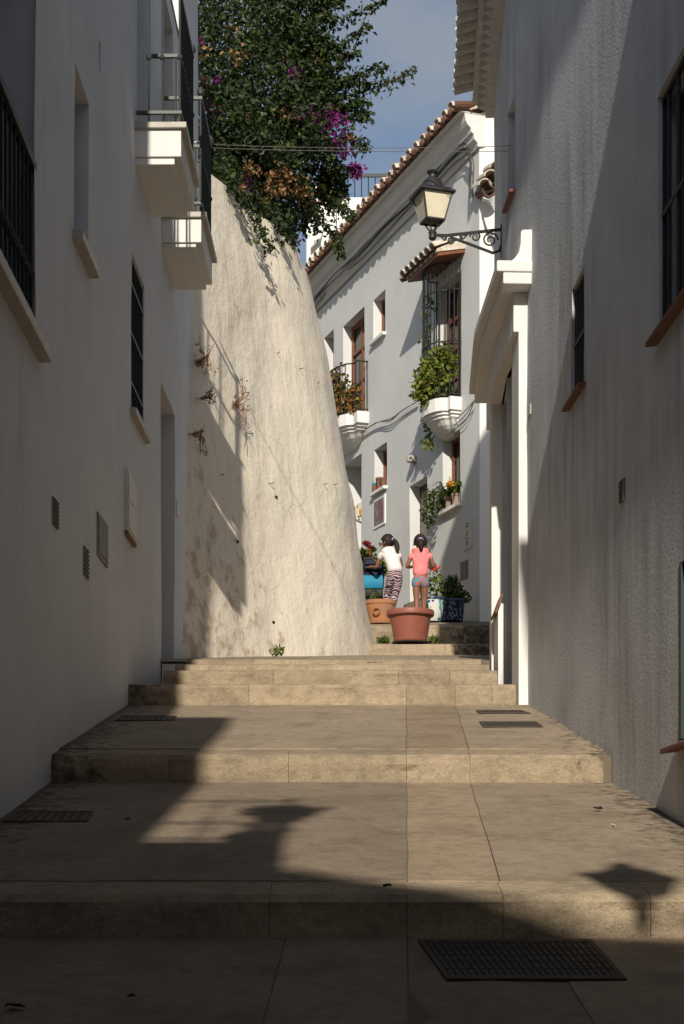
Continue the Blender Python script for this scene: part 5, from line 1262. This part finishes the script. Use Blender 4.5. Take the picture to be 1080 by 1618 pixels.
nt.links.new(posnode(nt), w1.inputs['Vector']); r_ = N(nt, 'ShaderNodeValToRGB'); e = r_.color_ramp.elements; r_.color_ramp.interpolation = 'CONSTANT'
for i, (p_, c_) in enumerate(((0, (.02, .02, .04)), (.28, (.65, .55, .5)), (.42, (.45, .03, .10)), (.55, (.65, .36, .36)), (.68, (.66, .6, .56)), (.80, (.03, .03, .06)))):
    q_ = e[i] if i < 2 else e.new(p_)
    q_.position = p_; q_.color = (*c_, 1)
nt.links.new(w1.outputs['Fac'], r_.inputs['Fac']); nt.links.new(r_.outputs['Color'], b.inputs['Base Color']); b.inputs['Roughness'].default_value = .8
m, nt, b = newmat('shorts'); M['shorts'] = m
vo = N(nt, 'ShaderNodeTexVoronoi'); vo.inputs['Scale'].default_value = 22; nt.links.new(posnode(nt), vo.inputs['Vector'])
c_ = mix(nt, ramp(nt, vo.outputs['Distance'], .12, .16), (.55, .36, .09, 1), (.45, .08, .07, 1)); c_ = mix(nt, ramp(nt, vo.outputs['Distance'], .42, .46), c_, (.10, .22, .26, 1))
nt.links.new(c_, b.inputs['Base Color']); b.inputs['Roughness'].default_value = .85

def hand_fingers(palm, fwd, side, up, s=1.):
    """five tapering, bent fingers rooted in the palm"""
    mb = MB(); fwd, side, up = Vector(fwd).normalized(), Vector(side).normalized(), Vector(up).normalized()
    for i, l in enumerate((.052, .060, .057, .045)):
        b0 = Vector(palm) + side * (.024 - .016 * i) * s + fwd * .02 * s
        k1 = b0 + fwd * l * .5 * s - up * .006 * s; k2 = k1 + (fwd * .35 - up * .8).normalized() * l * .5 * s
        mb.tube([b0, k1, k2], [.0085 * s, .008 * s, .006 * s], 6)
    b0 = Vector(palm) + side * .028 * s - fwd * .01 * s; mb.tube([b0, b0 + (side * .8 + fwd * .5) * .028 * s, b0 + (side * .5 + fwd * 1. - up * .4) * .05 * s], [.0095 * s, .009 * s, .007 * s], 6)
    return mb
def person(label, base, j, legs_m, sleeve_r, shirt_mat, bottom_mat, bottom_end, face, pony, hand_dirs, rim=None, glasses=False):
    """j: joint positions relative to base"""
    B_ = Vector(base); t = thing('person', B_, label, 'person', 'girls climbing the street')
    g = {k: B_ + Vector(v_) for k, v_ in j.items()}
    rad = dict(pelvis=(.105, .085), waist=.082, chest=(.105, .08), neck=.038, skull0=.06, skull1=.096, skull2=.065, sh=.043, el=.034, wr=.024, palm=(.028, .018), hip=.078, kn=.048, an=.032, heel=.03, toe=.022)
    J = dict(pelvis=(g['pelvis'], rad['pelvis']), waist=(g['waist'], rad['waist']), chest=(g['chest'], rad['chest']), neck=(g['neck'], rad['neck']), skull0=(g['skull0'], rad['skull0']), skull1=(g['skull1'], rad['skull1']), skull2=(g['skull2'], rad['skull2']))
    E = [('pelvis', 'waist'), ('waist', 'chest'), ('chest', 'neck'), ('neck', 'skull0'), ('skull0', 'skull1'), ('skull1', 'skull2')]
    fing = MB()
    for s_ in 'lr':
        for k in ('sh', 'el', 'wr', 'palm', 'hip', 'kn', 'an', 'toe'): J[k + s_] = (g[k + s_], rad[k])
        E += [('chest', 'sh' + s_), ('sh' + s_, 'el' + s_), ('el' + s_, 'wr' + s_), ('wr' + s_, 'palm' + s_), ('pelvis', 'hip' + s_), ('hip' + s_, 'kn' + s_), ('kn' + s_, 'an' + s_), ('an' + s_, 'toe' + s_)]
        f, sd, up = hand_dirs[s_]; h_ = hand_fingers(g['palm' + s_], f, sd, up, .85); k0 = len(fing.v); fing.v += h_.v; fing.f += [tuple(i + k0 for i in q) for q in h_.f]
    body = skin(J, E, 'body', 'skin', t, 2, fing)
    # shirt over torso and upper arms
    up_ = .016
    S_ = dict(waist=(g['pelvis'].lerp(g['waist'], -.12), (.140, .122)), mid=(g['waist'], (.128, .108)), chest=(g['chest'], (.150, .122)), up=(g['chest'].lerp(g['neck'], .42), (.078, .074)), collar=(g['chest'].lerp(g['neck'], .68), (.055, .055)))
    Es = [('waist', 'mid'), ('mid', 'chest'), ('chest', 'up'), ('up', 'collar')]
    for s_ in 'lr':
        S_['sh' + s_] = (g['sh' + s_], .066); S_['sl' + s_] = (g['sh' + s_].lerp(g['el' + s_], sleeve_r), .060); Es += [('up', 'sh' + s_), ('sh' + s_, 'sl' + s_)]
    order = {'chest': S_.pop('chest')}; order.update(S_); skin(order, Es, 'shirt', shirt_mat, t)
    b_ = dict(pelvis=(g['pelvis'], (.135, .12)), top=(g['pelvis'].lerp(g['waist'], .55), (.100, .088))); Eb = [('pelvis', 'top')]
    for s_ in 'lr':
        b_['hip' + s_] = (g['hip' + s_], .105); Eb.append(('pelvis', 'hip' + s_))
        if bottom_end <= 1.: b_['end' + s_] = (g['hip' + s_].lerp(g['kn' + s_], bottom_end), .092); Eb.append(('hip' + s_, 'end' + s_))
        else:
            b_['kn' + s_] = (g['kn' + s_], .056); b_['cf' + s_] = (g['kn' + s_].lerp(g['an' + s_], .35), .05); b_['end' + s_] = (g['kn' + s_].lerp(g['an' + s_], .92), .036)
            Eb += [('hip' + s_, 'kn' + s_), ('kn' + s_, 'cf' + s_), ('cf' + s_, 'end' + s_)]
    skin(b_, Eb, 'shorts' if bottom_end <= 1 else 'leggings', bottom_mat, t)
    for s_ in 'lr':
        skin(dict(a=(g['an' + s_] + Vector((0, -.03, -.025)), .034), b=(g['an' + s_].lerp(g['toe' + s_], .6) + Vector((0, 0, -.004)), .036), c=(g['toe' + s_], .03)), [('a', 'b'), ('b', 'c')], 'shoe', 'shoe', t)
    # hair cap and ponytail
    f = Vector(face).normalized(); upv = (g['skull2'] - g['skull0']).normalized(); sd = f.cross(upv).normalized()
    c_ = g['skull1'] - f * .012 + upv * .022; mb = MB(); rings = []
    for i in range(9):
        a = -.55 + (math.pi / 2 + .55) * i / 8; rr = .108 * math.cos(a) if a < math.pi / 2 - .01 else .001; z = .122 * math.sin(a)
        ring = []
        for k in range(18):
            an_ = 2 * math.pi * k / 18; dx, dy = math.cos(an_), math.sin(an_); fr_ = max(0, dy); zz = z
            if a < .35: zz = z + fr_ * (.35 - a) * .10      # hairline higher over the face
            rr_ = 1 + .07 * noise.noise(Vector((dx * 3, dy * 3, a * 4)))
            ring.append(c_ + (sd * dx * rr * .98 + f * (dy * rr * 1.05 - fr_ * max(0, .3 - a) * .03) + upv * zz) * rr_)
        rings.append(ring)
    mb.loft(rings, True, True); mb.build('hair', 'hair', t, True)
    pn = [B_ + Vector(p) for p in pony]; skin({str(i): (p, r__) for i, (p, r__) in enumerate(zip(pn, (.022, .042, .046, .034, .010)))}, [(str(i), str(i + 1)) for i in range(4)], 'ponytail', 'hair', t)
    mb = MB(); ax = (pn[1] - pn[0]).normalized(); e1 = ax.orthogonal().normalized(); e2 = ax.cross(e1)
    mb.tube([pn[0].lerp(pn[1], .25) + (e1 * math.cos(a) + e2 * math.sin(a)) * .03 for a in [2 * math.pi * i / 12 for i in range(13)]], .013, 6).build('hair_tie', 'scrunchie', t, True)
    # face: eyes, nose, mouth, ears
    hc = g['skull1']
    for s_ in (-1, 1):
        MB().lathe([(0, -.008), (.009, -.004), (.009, .004), (0, .008)], hc + f * .098 + sd * .03 * s_ - upv * .002, 8).build('eye', 'eye', t, True)
        MB().lathe([(0, -.022), (.012, -.012), (.013, .01), (0, .022)], hc + sd * .102 * s_ - upv * .01, 8).build('ear', 'skin', t, True)
    skin(dict(a=(hc + f * .085 + upv * .0, .008), b=(hc + f * .113 - upv * .028, .012), c=(hc + f * .088 - upv * .036, .008)), [('a', 'b'), ('b', 'c')], 'nose', 'skin', t, 1)
    MB().tube([hc + f * .075 - upv * .058 - sd * .02, hc + f * .084 - upv * .06, hc + f * .075 - upv * .058 + sd * .02], .006, 6).build('mouth', 'lips', t, True)
    if glasses:
        gl = MB()
        for s_ in (-1, 1):
            cc = hc + f * .113 + sd * .03 * s_ - upv * .002; gl.tube([cc + (sd * math.cos(a) + upv * math.sin(a)) * .022 for a in [2 * math.pi * i / 12 for i in range(13)]], .0035, 5)
            gl.tube([cc + sd * .022 * s_, hc + sd * .09 * s_], .003, 4)
        gl.tube([hc + f * .113 - sd * .008, hc + f * .113 + sd * .008], .003, 4); gl.build('glasses', 'glasses', t)
    return t
gz = lambda y: Z8 + SLOPE9 * (y - D8)
yB = 26.2; baseB = Vector(((664 - CX) * yB / F, yB, gz(yB) + .005))
HB = (VH - 846) * yB / F - baseB.z; k_ = HB / 1.36
jB = dict(pelvis=(0, 0, .70), waist=(0, -.01, .84), chest=(0, .0, 1.0), neck=(0, .01, 1.115), skull0=(0, .02, 1.165), skull1=(0, .03, 1.24), skull2=(0, .02, 1.30),
          shl=(-.135, 0, 1.055), shr=(.135, 0, 1.055), ell=(-.215, .02, .87), elr=(.215, .02, .87), wrl=(-.12, .17, .90), wrr=(.12, .17, .90), palml=(-.075, .21, .91), palmr=(.075, .21, .91),
          hipl=(-.07, 0, .64), hipr=(.07, 0, .64), knl=(-.062, .0, .37), knr=(.06, .06, .38), anl=(-.055, -.03, .075), anr=(.05, .06, .09), toel=(-.06, .09, .03), toer=(.055, .18, .05))
jB = {k: tuple(c * k_ for c in v_) for k, v_ in jB.items()}
hd = dict(l=((1, .3, 0), (0, 1, .2), (0, 0, 1)), r=((-1, .3, 0), (0, 1, .2), (0, 0, 1)))
person('girl in pink t-shirt and flowered shorts seen from behind with dark ponytail', baseB, jB, None, .42, 'tee_pink', 'shorts', .45, (.12, 1, -.05), [tuple(c * k_ for c in q) for q in ((0, -.065, 1.285), (0, -.105, 1.25), (0, -.105, 1.18), (.005, -.09, 1.11), (.005, -.085, 1.06))], hd)
yA = 26.5; baseA = Vector(((617 - CX) * yA / F, yA, gz(yA) + .005)); HA = (VH - 842) * yA / F - baseA.z; k_ = HA / 1.36
jA = dict(pelvis=(.075, -.07, .73), waist=(.05, .01, .86), chest=(.0, .11, 1.0), neck=(-.03, .15, 1.12), skull0=(-.045, .17, 1.165), skull1=(-.055, .18, 1.24), skull2=(-.045, .17, 1.30),
          shl=(-.15, .13, 1.06), shr=(.12, .10, 1.06), ell=(-.21, .17, .86), elr=(.17, .17, .88), wrl=(-.285, .30, .90), wrr=(.0, .33, .90), palml=(-.33, .33, .905), palmr=(-.06, .37, .905),
          hipl=(.01, -.06, .67), hipr=(.125, -.075, .67), knl=(-.05, .10, .42), knr=(.06, -.02, .38), anl=(-.04, .06, .13), anr=(.03, -.13, .10), toel=(-.06, .18, .08), toer=(.02, -.01, .03))
jA = {k: tuple(c * k_ for c in v_) for k, v_ in jA.items()}
person('girl in white t-shirt and striped leggings leaning on the buggy', baseA, jA, None, .45, 'tee_white', 'leggings', 2., (-.95, .35, -.05), [tuple(c * k_ for c in q) for q in ((.03, .13, 1.29), (.075, .10, 1.25), (.10, .07, 1.18), (.105, .05, 1.11), (.10, .04, 1.05))], dict(l=((-.6, .8, 0), (1, .3, 0), (0, 0, 1)), r=((-.6, .8, 0), (-1, .3, 0), (0, 0, 1))), glasses=True)

# ------------------------------------------------------------------ buggy
yS = 27.0; cS = Vector(((590 - CX) * yS / F, yS, gz(yS) + .006))
bug = thing('buggy', cS, 'navy and turquoise child buggy pushed up the street', 'buggy')
M['navy'] = simple('navy', (.014, .018, .04), .85, c2=(.02, .024, .05), nscale=20, bstr=.5)
M['turq'] = simple('turq', (.012, .22, .36), .7, c2=(.01, .18, .31), nscale=12, bstr=.3)
M['charcoal'] = simple('charcoal', (.04, .036, .036), .8)
def zc_(v): return (VH - v) * yS / F
def xc_(u): return (u - CX) * yS / F
def curved(u0, u1, v0, v1, y0, y1, bul, nm, mat):
    n = 8; rings = []
    for i in range(n + 1):
        f = i / n; z = zc_(v1) + (zc_(v0) - zc_(v1)) * f; o_ = bul * math.sin(math.pi * f)
        rings.append([(xc_(u0) - o_ * .3, y0 - o_, z), (xc_(u1) + o_ * .3, y0 - o_, z), (xc_(u1) + o_ * .2, y1, z), (xc_(u0) - o_ * .2, y1, z)])
    MB().loft(rings).build(nm, mat, bug, bevel=.01)
curved(571, 606, 893, 928, yS - .02, yS + .35, .03, 'seat_back', 'navy')
curved(573, 604, 910.5, 931, yS - .09, yS - .03, .025, 'pocket', 'turq')
curved(575, 604, 930.5, 943, yS - .06, yS + .3, .02, 'basket', 'charcoal')
mb = MB(); rings = []
for i in range(9):
    a = math.pi * i / 8; rings.append([(xc_(583) + math.cos(b2_) * .15 * (1 if True else 1), yS + .12 - math.cos(a) * .26, zc_(902) + math.sin(a) * .19 * math.sin(b2_) + .03 * math.sin(b2_)) for b2_ in [math.pi * k / 10 for k in range(11)]])
mb.loft(rings, False, False).build('hood', 'navy', bug, True)
curved(576, 592, 896.5, 900, yS - .05, yS - .02, .004, 'hood_trim', 'turq')
for s_ in (575, 604):
    MB().tube([(xc_(s_), yS + .3, zc_(948)), (xc_(s_), yS + .05, zc_(930)), (xc_(s_), yS - .18, zc_(895)), (xc_(s_), yS - .26, zc_(888))], .013, 6).build('frame_tube', 'charcoal', bug, True)
MB().tube([(xc_(575), yS - .26, zc_(888)), (xc_(590), yS - .27, zc_(887)), (xc_(604), yS - .26, zc_(888))], .018, 8).build('handle', 'charcoal', bug, True)
for u, yo, r_ in ((575, -.1, .1), (604, -.1, .1), (578, .42, .09), (601, .42, .09)):
    y = yS + yo; c_ = Vector((xc_(u), y, gz(y) + r_ + .008)); tube_ = [c_ + Vector((0, math.cos(a) * (r_ - .018), math.sin(a) * (r_ - .018))) for a in [2 * math.pi * i / 18 for i in range(19)]]
    w_ = MB().tube(tube_, .018, 6).build('wheel', 'dark', bug, True)
    mb = MB(); mb.tube([c_ - Vector((.012, 0, 0)), c_ + Vector((.012, 0, 0))], .045, 10).build('hub', 'charcoal', w_)
    MB().tube([c_, (c_.x, yS + .05, zc_(940))], .011, 6).build('frame_tube', 'charcoal', bug)

# plant on the near balcony above the viewpoint (its shadow lies on the second tread)
c = FLn.pt(1.2, .84, 5.06)
t = pot('clay_pot', 'clay pot at the corner of the balcony above the viewpoint', c, simple_pot(.14, .26), 'clay', 16)
ivy('balcony_plant', 'leafy plant at the corner of the balcony above the viewpoint', [(c + Vector((.08, 0, .85)), (.2, .2, .16), 500), (c + Vector((.02, 0, .5)), (.1, .1, .25), 120)], 'leaf_shrub', .07, [([c + Vector((0, 0, .22)), c + Vector((.05, 0, .9))], 10, .03)], c + Vector((0, 0, .23)))
